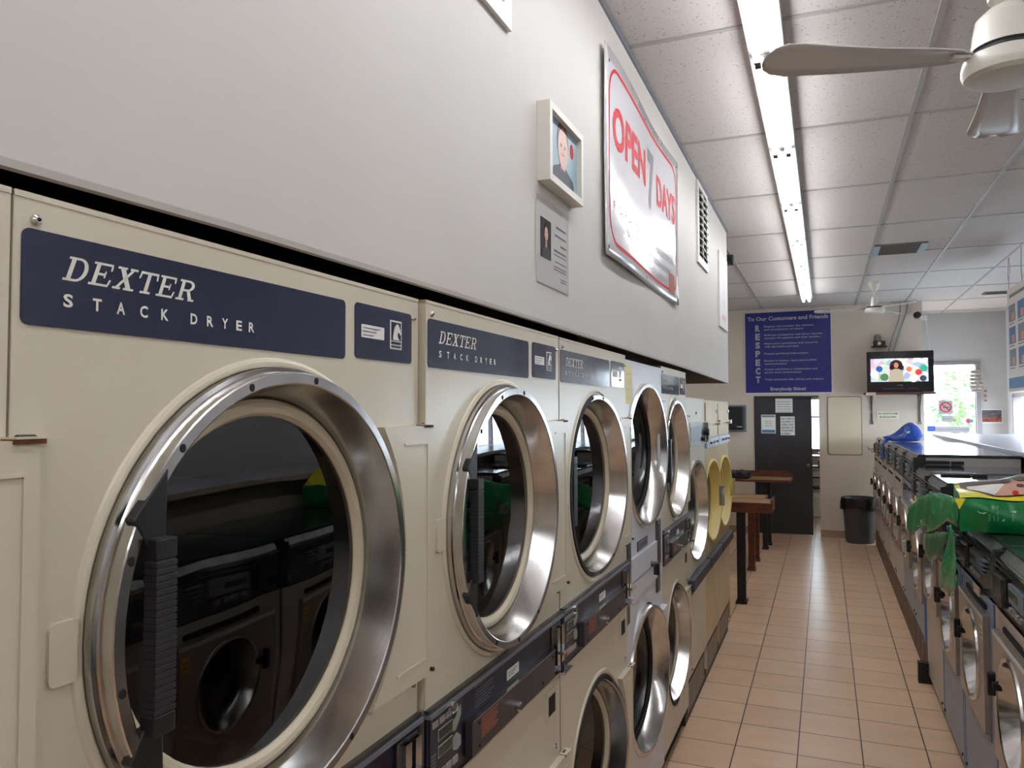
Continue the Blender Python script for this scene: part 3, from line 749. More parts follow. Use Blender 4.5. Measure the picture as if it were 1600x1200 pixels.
g.text(bf, 'DAYS', .93, 2.70, .135, RED, width=.44, bold=.03, h=.0006)
g.text(bf, '7', .73, 2.655, .235, INKG, width=.145, bold=.035, h=.0008)
g.build('lettering', t, o3)
g = MB().text(bf, 'IF YOUR LAUNDRY IS IN A WASHER OR DRYER', .10, 2.475, .032, INKL, width=1.20, h=.0006)
g.text(bf, 'NOT REMOVED BY CLOSING TIME', .30, 2.415, .028, INKL, width=.95, h=.0006)
g.text(bf, 'IT WILL BE CLOSED IN', .60, 2.360, .026, INKL, width=.58, h=.0006)
g.rect(bf, 1.22, 1.34, 2.33, 2.43, -.001, .001, ORANGE)
for (a, b) in ((.03, z0+.03), (BW_-.03, z0+.03), (.05, z1-.05), (BW_-.03, z1-.03), (.7, z0+.03), (.7, z1-.03)): g.disc(bf, a, b, .006, 0, .002, STEELD, 8)
g.build('small_print', t, o3)
# slatted wall vents
def wall_vent(y0, y1, z0, z1, label):
    o3 = (WALLX, (y0+y1)/2, z0)
    t = thing('wall_vent', label, 'vent', o3); t['_o'] = o3; fr = wfr(0)
    g = MB()
    for a0, a1, b0, b1 in ((y0, y1, z0, z0+.05), (y0, y1, z1-.03, z1), (y0, y0+.05, z0+.05, z1-.03), (y1-.05, y1, z0+.05, z1-.03), ((y0+y1)/2-.012, (y0+y1)/2+.012, z0+.05, z1-.03)): g.rect(fr, a0, a1, b0, b1, 0, .012, WHITEP)
    g.build('frame', t, o3)
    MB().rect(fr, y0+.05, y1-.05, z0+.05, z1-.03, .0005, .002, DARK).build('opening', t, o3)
    g = MB(); n = int((z1-z0-.08)/.045)
    for c0, c1 in ((y0+.05, (y0+y1)/2-.012), ((y0+y1)/2+.012, y1-.05)):
        for k in range(n):
            z = z0+.055+.045*k
            g.add([fr.p(c0, z+.022, .003), fr.p(c1, z+.022, .003), fr.p(c1, z, .026), fr.p(c0, z, .026), fr.p(c0, z+.025, .003), fr.p(c1, z+.025, .003), fr.p(c1, z+.004, .028), fr.p(c0, z+.004, .028)],
                  [(0, 1, 2, 3), (4, 7, 6, 5), (3, 2, 6, 7), (0, 3, 7, 4), (1, 5, 6, 2)], WHITEP)
    g.build('louvers', t, o3)
wall_vent(4.78, 5.22, 2.66, 3.17, 'white louvered vent on the left wall to the right of the banner')
wall_vent(1.12, 1.735, 2.68, 3.05, 'white wall vent poking in at the top edge of the photo')
o3 = (WALLX, 6.07, 2.37); fr = wfr(0)
t = thing('wall_notice', 'tall white sign with faint pink print at the end of the left wall', 'sign', o3); t['_o'] = o3
MB().rect(fr, 5.80, 6.30, 2.37, 2.93, 0, .012, PAPER).build('board', t, o3)
g = MB(); PINK = mat('faded_pink_print', (222, 178, 180), .5)
g.text(fr, 'NOTICE', 6.05, 2.86, .04, PINK, width=.36, align='c', h=.0125)
for k in range(4): g.text(fr, ('NO', 'DYES', 'OR', 'RUGS')[k], 6.05, 2.77-.075*k, .05, PINK, align='c', h=.0125)
g.rect(fr, 5.93, 6.17, 2.43, 2.47, .012, .0125, PINK); g.build('print', t, o3)
o3 = (.03, 6.50, 3.05)
t = thing('wall_speaker', 'small black box speaker under the ceiling at the end of the left wall', 'speaker', (-.09, 7.45, CEIL)); t['_o'] = (-.09, 7.45, CEIL)
MB().box(-.17, -.05, 7.40, 7.50, 3.12, CEIL, BLACK).build('case', t, (-.09, 7.45, CEIL), bevel=.006)
MB().lathe([(.035, .0), (.03, .004), (.0001, -.004)], (-.09, 7.399, 3.16), (0, -1, 0), GREYLID, 16).build('grille', t, (-.09, 7.45, CEIL))

# ---------------------------------------------------------------- back wall
def bfr(y): return Fr((0, y, 0), (1, 0, 0), (0, 0, 1))
o3 = (.245, BY, 2.0)
t = thing('respect_sign', 'large blue RESPECT sign with white lettering on the back wall above the dark door', 'sign', o3); t['_o'] = o3
fr = bfr(BY-.012)
MB().box(-.335, .825, BY-.010, BY-.001, 1.985, 3.165, PAPER).build('backing', t, o3)
MB().box(-.325, .815, BY-.014, BY-.009, 2.003, 3.150, BLUESIGN).build('panel', t, o3)
g = MB(); fr = bfr(BY-.015)
g.text(fr, 'To Our Customers and Friends', .245, 3.035, .052, SIGNTXT, width=1.08, align='c', bold=.035)
lines = [('Respect and consider the opinions', 'and contributions of others.'), ('Embrace compassion and show genuine', 'concern for patients and their families.'), ('Share your suggestions and concerns', 'with discretion and tact.'), ('Protect privileged information.', ''), ('Engage in honest, open and truthful', 'communication.'), ('Create and foster a collaborative and', 'caring work environment.'), ('Treat everyone with dignity and respect.', '')]
ww = [(.66, .53), (.77, .75), (.71, .46), (.59, 0), (.69, .31), (.70, .50), (.78, 0)]
for k, ch in enumerate('RESPECT'):
    z = 2.885-.1225*k
    g.text(fr, ch, -.155, z, .082, SIGNTXT, width=.064, align='c', bold=.05)
    a, b = lines[k]
    zz = z+.052 if b else z+.03
    g.text(fr, a, -.065, zz, .024, SIGNTXT, width=ww[k][0], bold=.02)
    if b: g.text(fr, b, -.065, z+.008, .024, SIGNTXT, width=ww[k][1], bold=.02)
g.text(fr, 'Everybody Shine!', .245, 2.035, .042, SIGNTXT, width=.47, align='c', bold=.04)
g.build('lettering', t, o3)
# door, ajar into the back room
g = MB().box(DX0-.0, DX0+.02, BY-.01, BY+.12, 0, DZ-.02, DOORG).box(DX0, DX1, BY-.01, BY+.12, DZ-.02, DZ, DOORG)
fo = struct(g.build('trim_3'))
g = MB().box(DX0+.02, DX0+.765, BY+.01, BY+.05, .012, DZ-.02, DOORG)
d = struct(g.build('door_1', origin=(DX0+.02, BY+.03, 0)))
MB().lathe([(.012, 0), (.012, .03), (.024, .04), (.024, .06), (.0001, .066)], (DX0+.71, BY+.01, .98), (0, -1, 0), STEELD, 14).build('door_knob', d, (DX0+.02, BY+.03, 0))
d.rotation_euler = (0, 0, math.radians(4))
def door_paper(x0, x1, z0, z1, label, kind):
    y = BY+.004+math.tan(math.radians(4))*(x0-DX0)*1.0
    # lie against the slightly opened leaf
    a = math.radians(4); o = Vector((DX0+.02, BY+.03, 0)); r = Vector((math.cos(a), math.sin(a), 0))
    fr = Fr(o+Vector((math.sin(a), -math.cos(a), 0))*.0215-r*(DX0+.02), r, (0, 0, 1))
    g = MB().rect(fr, x0, x1, z0, z1, 0, .002, PAPER)
    if kind == 1:
        g.rect(fr, x0+.01, x1-.01, z1-.035, z1-.01, .002, .0026, GREYP).rect(fr, x0+.01, x1-.01, z0+.01, z0+.05, .002, .0026, BLUEP)
        for k in range(3): g.rect(fr, x0+.05, x1-.05, z1-.1-.03*k, z1-.094-.03*k, .002, .0026, INKL)
    elif kind == 2:
        for k, tx in enumerate(('NO ONE IS', 'ALLOWED TO', 'OVER LOAD', 'DRYERS OR', 'WASHERS', '& THANKS')): g.text(fr, tx, x0+.015, z1-.045-.042*k, .026, INKG, width=(x1-x0)*(.85 if k < 5 else .6), h=.0026, bold=.02)
    else:
        for k in range(5): g.rect(fr, x0+.02, x1-.03, z1-.05-.035*k, z1-.044-.035*k, .002, .0026, INKL)
    tag(g.build('door_notice', origin=(x0, BY, z0)), label, 'notice')
door_paper(-.125, .070, 1.425, 1.69, 'white notice with a blue lower edge on the left of the dark door', 1)
door_paper(.070, .300, 1.72, 1.92, 'pale sheet taped highest on the dark door', 0)
door_paper(.135, .325, 1.40, 1.665, 'white sheet of bold capital lettering right of the blue-edged notice on the door', 2)
# things seen through the gap
g = MB().box(-.6, .45, 15.0, 15.1, 0, 2.6, WALLB).box(.45, 1.4, 15.0, 15.1, 0, 1.05, WALLB).box(.45, 1.4, 15.0, 15.1, 1.95, 2.6, WALLB).box(1.4, 1.825, 15.0, 15.1, 0, 2.6, WALLB)
g.box(-.7, -.6, BY+.12, 15.1, 0, 2.6, WALLB).box(1.825, 1.9, FY, 15.1, 0, 2.6, WALLB).box(-.7, 1.9, BY+.12, 15.1, 2.5, 2.6, WALLB)
struct(g.build('wall_back_room'))
window('window_3', [(.45, .49, 15.0, 15.06, 1.05, 1.95), (1.36, 1.40, 15.0, 15.06, 1.05, 1.95), (.49, 1.36, 15.0, 15.06, 1.62, 1.65), (.45, 1.4, 14.96, 15.06, 1.03, 1.06)], (.49, 1.36, 15.03, 15.035, 1.06, 1.95))
t = thing('storage_rack', 'dark shelf rack seen through the gap beside the dark door', 'shelf', (.75, 14.3, 0)); t['_o'] = (.75, 14.3, 0)
g = MB()
for x in (.45, 1.05):
    for y in (14.1, 14.5): g.box(x-.015, x+.015, y-.015, y+.015, 0, .98, BLACK)
g.build('rack_frame', t, (.75, 14.3, 0))
for z in (.42, .60, .78, .96): MB().box(.43, 1.07, 14.08, 14.52, z, z+.02, WOODR if z > .9 else BLACK).build('shelf', t, (.75, 14.3, 0))
for i, (z, x) in enumerate(((.62, .6), (.62, .85), (.80, .7), (.44, .72))):
    tag(MB().box(x-.1, x+.1, 14.12, 14.4, z, z+.1, (WHITEP, BBAG, GREYP, WHITEP)[i]).build('storage_box', origin=(x, 14.2, z), bevel=.01), ('white box on the middle shelf of the back room rack', 'blue box on the middle shelf of the back room rack', 'grey box on the upper shelf of the back room rack', 'white box on the lowest shelf of the back room rack')[i], 'box')
tag(MB().box(.5, .95, 13.55, 13.95, 0.0, .38, WHITEP).build('plastic_tub', origin=(.7, 13.7, 0), bevel=.04), 'white tub on the back room floor behind the door gap', 'tub')
t = thing('potted_plant', 'green leafy plant at the back room window seen through the door gap', 'plant', (.80, 14.8, 1.06)); t['_o'] = (.80, 14.8, 1.06)
o3 = (.80, 14.8, 1.06)
MB().box(.6, 1.0, 14.7, 14.96, .98, 1.0, WOODR).build('ledge', t, o3)
MB().lathe([(.0001, -.06), (.06, -.06), (.08, .08), (.086, .08), (.086, .10), (.07, .10)], (.8, 14.8, 1.06), (0, 0, 1), TERRA, 20).build('pot', t, o3)
g = MB()
for k in range(60):
    a = random.uniform(0, 2*PI); rr = random.uniform(.02, .2); z = 1.16+random.uniform(0, .28); l = random.uniform(.05, .09)
    p = Vector((.8+rr*math.cos(a), 14.8+rr*.7*math.sin(a), z)); d1 = Vector((math.cos(a), math.sin(a), random.uniform(-.3, .7))).normalized(); s_ = d1.cross(Vector((0, 0, 1))).normalized()*l*.4
    g.add([p, p+d1*l*.5+s_, p+d1*l, p+d1*l*.5-s_], [(0, 1, 2, 3)], LEAF)
g.build('foliage', t, o3)
# paper towel dispenser
o3 = (-.455, BY, 1.47)
t = thing('paper_towel_dispenser', 'black paper towel dispenser on the back wall left of the dark door', 'dispenser', o3); t['_o'] = o3
MB().box(-.60, -.325, BY-.012, BY-.001, 1.44, 1.83, GREYP).build('mount', t, o3)
MB().box(-.60, -.345, BY-.17, BY-.012, 1.475, 1.805, BLACK).build('body', t, o3, bevel=.02)
MB().rect(bfr(BY-.1705), -.44, -.37, 1.515, 1.525, 0, .001, LETTER).build('badge', t, o3)
# covered hatch
o3 = (.97, BY, 1.13)
t = thing('wall_hatch', 'cream painted panel cover with rounded lower corners on the back wall', 'panel', o3); t['_o'] = o3
HM = mat('hatch_cream', (214, 200, 176), .4)
MB().rrect(bfr(BY-.001), .752, 1.190, 1.135, 1.942, .03, -.0, .004, mat('shadow_gap_paint', (120, 108, 92), .7)).build('rim', t, o3)
MB().rrect(bfr(BY-.005), .762, 1.180, 1.145, 1.932, .028, 0, .012, HM).build('cover', t, o3)
g = MB().rect(bfr(BY-.017), .90, .905, 1.16, 1.92, 0, .001, HM)
for x in (.80, .98): g.disc(bfr(BY-.017), x, 1.936, .008, 0, .006, CHROME, 8)
g.build('seam_and_screws', t, o3)
# bin
o3 = (1.13, 11.27, 0)
t = thing('trash_can', 'round grey plastic trash can with a black liner by the back wall', 'trash can', o3); t['_o'] = o3
c0 = (1.13, 11.27, 0)
MB().lathe([(.0001, 0), (.165, 0), (.175, .02), (.212, .54), (.222, .55), (.222, .575), (.205, .575), (.165, .03)], c0, (0, 0, 1), BINM, 32).build('body', t, o3)
v = []; n = 40; g = MB(); rings = [(.20, .50), (.212, .585), (.228, .592), (.236, .56), (.234, .49), (.228, .45)]
for j, (r, z) in enumerate(rings):
    for i in range(n):
        a = 2*PI*i/n; w_ = (.0 if j < 2 else .008*j/3)*math.sin(a*7+j)+.004*math.sin(a*13)
        v.append((c0[0]+(r+w_)*math.cos(a), c0[1]+(r+w_)*math.sin(a), z+(.02*math.sin(a*3+1) if j > 2 else 0)))
g.add(v, [(j*n+i, j*n+(i+1) % n, (j+1)*n+(i+1) % n, (j+1)*n+i) for j in range(len(rings)-1) for i in range(n)], LINER, True)
g.build('liner', t, o3)
# TV on its shelf
TY = 11.20
def sx(x): return .72+(x-.72)*(TY/BY)
def sz(z): return 1.74+(z-1.74)*(TY/BY)
x0, x1, z0, z1 = sx(1.262), sx(2.070), sz(1.995), sz(2.545)
o3 = ((x0+x1)/2, TY+.1, z0)
t = thing('television', 'black flat television showing a bright crowd scene, on a wall shelf at the back', 'television', o3); t['_o'] = o3
g = MB().box(x0, x1, TY, TY+.07, z0, z1, mat('tv_bezel', (12, 12, 16), .15)); g.box(x0+.15, x1-.15, TY+.07, TY+.14, z0+.08, z1-.08, BLACK)
g.build('case', t, o3, bevel=.006)
fr = bfr(TY-.001); s0, s1, q0, q1 = x0+.045, x1-.065, z0+.135, z1-.095
sc_ = MB().rect(fr, s0, s1, q0, q1, 0, .001, SCREEN).build('screen', t, o3)
g = MB(); cx = s0+(s1-s0)*.45; E1 = emisp('screen_hair', (52, 30, 30), .5); E2 = emisp('screen_skin', (190, 130, 110), .6); E3 = emisp('screen_cloth', (176, 166, 144), .6)
g.disc(fr, cx, q1-.085, .075, .001, .002, E1, 20, .9).disc(fr, cx-.03, q1-.12, .05, .001, .002, E1, 16).disc(fr, cx+.04, q1-.12, .05, .001, .002, E1, 16)
g.disc(fr, cx, q1-.09, .028, .001, .003, E2, 16, 1.3)
g.flat(fr, [(cx-.09, q0), (cx+.09, q0), (cx+.075, q1-.16), (cx+.02, q1-.135), (cx-.02, q1-.135), (cx-.075, q1-.16)], .0025, E3)
for dx, dz, r, cc in ((.15, .16, .035, (230, 110, 80)), (.26, .12, .04, (200, 50, 50)), (.32, .17, .045, (40, 160, 130)), (-.2, .17, .04, (40, 80, 150)), (-.26, .10, .05, (200, 210, 225)), (-.14, .06, .05, (70, 120, 60)), (.2, .04, .05, (225, 225, 230)), (.31, .04, .04, (50, 60, 70))):
    g.disc(fr, cx+dx, q0+dz, r, .001, .0017, emisp('scr%d' % int(abs(dx*1000)+dz*100), cc, .7), 12)
g.build('screen_figure', t, o3)
g = MB().text(fr, 'SONY', (x0+x1)/2, z0+.085, .012, LETTER, align='c', h=.0012) if False else MB().rect(fr, (x0+x1)/2-.03, (x0+x1)/2+.03, z0+.083, z0+.093, 0, .001, INKL)
g.rect(fr, x0+.18, x0+.44, z0+.04, z0+.052, 0, .002, GREYLID).rect(fr, x0+.48, x0+.60, z0+.04, z0+.052, 0, .002, GREYLID)
g.build('speaker_trim', t, o3)
o3 = ((x0+x1)/2, BY, z0-.03)
t = thing('tv_shelf', 'brown wall shelf with metal brackets carrying the television', 'shelf', o3); t['_o'] = o3
MB().box(x0-.03, x1+.01, TY-.03, BY-.001, z0-.03, z0-.002, WOODR).build('board', t, o3, bevel=.003)
for x in (1.31, 1.89):
    g = MB().box(x-.012, x+.012, BY-.012, BY-.001, 1.60, z0-.03, STEELD).box(x-.012, x+.012, TY+.02, BY-.012, z0-.045, z0-.031, STEELD)
    g.tube([(x, BY-.015, 1.75), (x, TY+.1, z0-.04)], .008, STEELD); g.box(x-.02, x+.02, BY-.014, BY-.001, 1.56, 1.60, STEEL)
    g.build('bracket', t, o3)
MB().box(x0-.02, x0+.10, TY-.035, TY-.03, z0-.045, z0-.002, LAMEDGE).build('clamp', t, o3)
for (xa, xb, ph, lb) in ((1.68, 1.50, 0, 'left one of two grey cables hanging from the ceiling behind the television'), (1.76, 1.54, 1, 'right one of two grey cables hanging from the ceiling behind the television')):
    pts = []
    for k in range(13):
        s_ = k/12; pts.append((xa+(xb-xa)*s_**1.5+.012*math.sin(s_*7+ph), BY-.03, CEIL-.005-(CEIL-2.45)*s_))
    tag(MB().tube(pts, .007, GREYP).build('cable', origin=(xa, BY-.03, CEIL)), lb, 'cable')
tag(MB().tube([(1.985, BY-.02, 2.98), (2.0, BY-.02, 2.7), (2.04, BY-.05, 2.45)], .005, WHITEP).build('cable', origin=(1.985, BY, 2.98)), 'thin white wire running down from the security camera', 'cable')
# security camera
o3 = (1.93, BY, 3.0)
t = thing('security_camera', 'round black security camera with white mount at the top of the back wall', 'camera', o3); t['_o'] = o3
g = MB().lathe([(.0001, -.09), (.03, -.085), (.045, -.06), (.045, 0), (.03, .02), (.0001, .025)], (1.87, BY-.10, 3.005), (-.1, 1, 0), BLACK, 20); g.build('lens_housing', t, o3)
g = MB().cyl((1.90, BY-.08, 3.0), (1.94, BY, 2.98), .022, WHITEP, 12).box(1.93, 2.0, BY-.05, BY-.001, 2.95, 3.02, WHITEP); g.build('mount', t, o3)
# little figure on shelf
o3 = (1.40, BY, 2.60)
t = thing('wall_shelf', 'tiny black wall shelf with a small white emblem above the television', 'shelf', o3); t['_o'] = o3
MB().box(1.32, 1.51, BY-.11, BY-.001, 2.60, 2.615, BLACK).box(1.34, 1.49, BY-.10, BY-.085, 2.615, 2.685, mat('dark_brown', (50, 38, 36), .5)).build('ledge', t, o3)
MB().disc(bfr(BY-.101), 1.415, 2.65, .022, 0, .002, WHITEP, 12).build('emblem', t, o3)
g = MB().lathe([(.0001, 0), (.05, .0), (.055, .03), (.045, .07), (.048, .10), (.045, .13), (.03, .155), (.0001, .165)], (1.40, BY-.05, 2.616), (0, 0, 1), mat('tan_figurine', (150, 130, 106), .6, noise=.2, nscale=30), 20)
tag(g.build('ornament', origin=(1.40, BY-.05, 2.616)), 'small rounded tan ornament standing on the tiny black wall shelf', 'ornament')
o3 = (1.51, BY, 1.68)
t = thing('small_wall_sign', 'small cream sign with two lines of lettering under the television shelf', 'sign', o3); t['_o'] = o3
MB().rrect(bfr(BY-.001), 1.375, 1.645, 1.63, 1.735, .01, 0, .006, mat('cream_sign', (226, 222, 196), .6)).build('board', t, o3)
g = MB().text(bfr(BY-.0075), 'ALL WASH ROOMS', 1.51, 1.695, .02, INKG, width=.24, align='c', h=.0005, bold=.02).text(bfr(BY-.0075), '& FACILITIES', 1.51, 1.648, .02, INKG, width=.2, align='c', h=.0005, bold=.02)
g.build('lettering', t, o3)

# ---------------------------------------------------------------- far window and what hangs by it
def ffr(y): return Fr((0, y, 0), (1, 0, 0), (0, 0, 1))
t = thing('no_smoking_sign', 'white no smoking sign with a red circle on the far window glass', 'sign', (2.41, FY+.025, 1.78)); t['_o'] = (2.41, FY+.025, 1.78); o3 = (2.41, FY+.025, 1.78)
fr = ffr(FY+.028)
MB().rect(fr, 2.31, 2.50, 1.69, 1.895, 0, .002, GLASSPAPER).build('sheet', t, o3)
g = MB().ringflat(fr, 2.405, 1.795, .062, .078, .003, RED).rect(fr, 2.37, 2.45, 1.785, 1.798, .002, .0026, INKG)
g.flat(fr, [(2.35, 1.835), (2.36, 1.847), (2.46, 1.755), (2.45, 1.743)], .0034, RED); g.build('symbol', t, o3)
for (x0_, x1_, z0_, z1_, m_, nm, lb) in ((2.345, 2.50, 1.575, 1.665, GLASSPAPER, 'window_notice', 'plain white card taped below the no smoking sign'), (2.26, 2.715, 1.415, 1.505, GLASSPAPER, 'window_notice', 'long white paper strip taped low on the far window'), (2.155, 2.262, 1.43, 1.51, BBAG, 'window_sticker', 'small blue square sticker at the lower left of the far window')):
    g = MB().rect(fr, x0_, x1_, z0_, z1_, 0, .002, m_)
    g.rect(fr, x0_+.02, x1_-.02, (z0_+z1_)/2-.004, (z0_+z1_)/2+.004, .002, .0026, INKL)
    tag(g.build(nm, origin=(x0_, FY+.028, z0_)), lb, 'notice')
g = MB().disc(fr, 2.70, 1.59, .038, 0, .002, mat('maroon_print', (170, 70, 100), .5), 16).disc(fr, 2.74, 1.59, .028, .0, .0026, BLUEP, 16)
tag(g.build('window_sticker', origin=(2.70, FY+.028, 1.59)), 'small red and blue oval sticker at the right edge of the far window', 'sticker')
# hanging wooden sign at the window frame
o3 = (2.83, FY-.05, 2.45)
t = thing('hanging_sign', 'rustic stacked board sign hanging by twine from the window frame', 'sign', o3); t['_o'] = o3
g = MB().tube([(2.76, FY-.035, 2.345), (2.83, FY-.035, 2.45), (2.87, FY-.035, 2.345)], .004, LAMEDGE); g.build('twine', t, o3)
fr = ffr(FY-.038); WD = mat('weathered_board', (206, 196, 186), .7, noise=.2, nscale=25); TN = mat('sign_ink', (110, 90, 96), .7)
for k, (a0, a1, z) in enumerate(((2.73, 2.89, 2.29), (2.72, 2.88, 2.235), (2.715, 2.89, 2.18), (2.715, 2.90, 2.125), (2.715, 2.91, 2.07), (2.73, 2.89, 2.02))):
    g = MB().rect(fr, a0, a1, z, z+.05, 0, .012, WD).text(fr, ('LAUNDRY', 'today', 'OR NAKED', 'ROOM', 'tomorrow', 'wash dry')[k], (a0+a1)/2, z+.012, .024, TN, width=(a1-a0)*.75, align='c', h=.0126, bold=.03)
    g.build('board', t, o3)
g = MB()
for k in range(5): g.obox((2.915+.012*(k % 2), FY-.045, 2.03-.035*k), (.016, 0, 0), (0, .004, 0), (0, 0, .012), (TERRA, WD)[k % 2])
g.build('charm_string', t, o3)
# picture poster on the far wall, right of the window
o3 = (2.99, FY, 1.57)
t = thing('landscape_picture', 'small dark landscape picture with orange glow on the far wall', 'picture', o3); t['_o'] = o3
fr = ffr(FY-.003)
MB().rect(fr, 2.86, 3.13, 1.555, 1.765, 0, .002, PAPER).build('sheet', t, o3)
g = MB().rect(fr, 2.87, 3.12, 1.575, 1.75, .002, .0028, mat('dusk_sky', (110, 104, 112), .6, c2=(60, 50, 60), nscale=14, stretch=(1, 1, 4)))
g.rect(fr, 2.87, 3.12, 1.575, 1.645, .002, .0034, mat('dark_red_land', (64, 38, 40), .6, c2=(196, 92, 60), nscale=16)); g.build('image', t, o3)
# information board hanging from the ceiling on strings
o3 = (2.37, 8.3, 2.9)
t = thing('hanging_board', 'white poster board of blue photos hanging from the ceiling at the right edge', 'poster', o3); t['_o'] = o3
fr = Fr((2.37, 8.66, 0), (0, -1, 0), (0, 0, 1))
MB().rect(fr, 0, 1.15, 1.92, 2.90, -.008, 0, BEIGEP).build('board', t, o3)
g = MB()
for j in range(3):
    for i in range(3): 
        a = .06+.36*i; b = 2.66-.21*j
        g.rect(fr, a, a+.26, b-.08, b+.08, 0, .0012, BLUEP if (i+j) % 2 else GREYP).rect(fr, a+.12, a+.22, b-.07, b, .0012, .0018, PEACHP)
        g.rect(fr, a, a+.2, b-.105, b-.095, 0, .0012, INKL)
g.rect(fr, 0, 1.15, 1.95, 2.05, 0, .0014, BLUEP)
g.text(fr, 'LAUNDRY TIPS', .1, 2.81, .035, INKG, width=.6) if False else g.rect(fr, .1, .7, 2.81, 2.84, 0, .0012, INKL)
g.build('print', t, o3)
g = MB()
for a in (.10, .62, 1.05): g.tube([fr.p(a, 2.90, 0), fr.p(a+.02, 3.05, .01), fr.p(a, CEIL, 0)], .004, LAMEDGE)
g.tube([fr.p(.12, CEIL, 0), fr.p(.20, 3.05, .01), fr.p(.22, 2.98, .02), fr.p(.16, 2.99, .02), fr.p(.12, 3.08, .01)], .003, LAMEDGE)
g.build('string', t, o3)

# ---------------------------------------------------------------- tables on the left at the back
def tray_table(x0, x1, y0, y1, zt, rim, label, legs, splash, low=.09):
    o3 = ((x0+x1)/2, (y0+y1)/2, 0)
    t = thing('folding_table', label, 'table', o3); t['_o'] = o3
    MB().box(x0, x1, y0, y1, zt-.03, zt, WOODT).build('tabletop', t, o3)
    g = MB().box(x0, x1+.02, y0-.02, y0, zt-low, zt+.002, WOODR).box(x1, x1+.02, y0, y1, zt-low, zt+(.03 if low > .05 else .002), WOODR)
    g.box(x0, x1+.02, y1, y1+.02, zt-low, zt+splash+.002, WOODR)
    g.build('rim', t, o3, bevel=.004)
    for (x, y, s, m) in legs:
        g = MB().box(x-s, x+s, y-s, y+s, 0.02, zt-.03, m).box(x-s*1.3, x+s*1.3, y-s*2.2, y+s*2.2, 0, .02, m)
        g.build('leg', t, o3, bevel=.002)
    return t
tray_table(-.85, .255, 7.28, 7.62, .915, .1, 'narrow high table with a red brown rim and black leg, right behind the dryers', [(-.005, 7.36, .038, BLACK), (-.8, 7.4, .03, BLACK)], .0)
tray_table(-.85, .07, 8.70, 9.55, .755, .1, 'lower light wood table with brown legs between the two high tables', [(-.047, 8.90, .035, WOODR), (-.039, 9.45, .03, WOODR), (-.8, 8.9, .03, WOODR), (-.8, 9.45, .03, WOODR)], .0, .03)
tray_table(-.85, .305, 10.2, 10.72, .878, .1, 'farthest wooden table with a raised back board, in front of the dark door', [(.0, 10.30, .03, BLACK), (.02, 10.65, .03, BLACK), (-.8, 10.3, .03, BLACK), (-.8, 10.6, .03, BLACK)], .075, .03)
g = MB(); v = []
pl = [(-.45, .0), (-.40, .09), (-.33, .07), (-.28, .11), (-.20, .06), (-.15, .10), (-.16, 0)]
g.prism(Fr((-.02, 10.4, .879), (1, 0, 0), (0, 0, 1)), [(a, b) for a, b in pl], -.14, .14, BLACK)
tag(g.build('black_bag', origin=(-.3, 10.4, .879), bevel=.02), 'crumpled black bag lying on the farthest wooden table', 'bag')

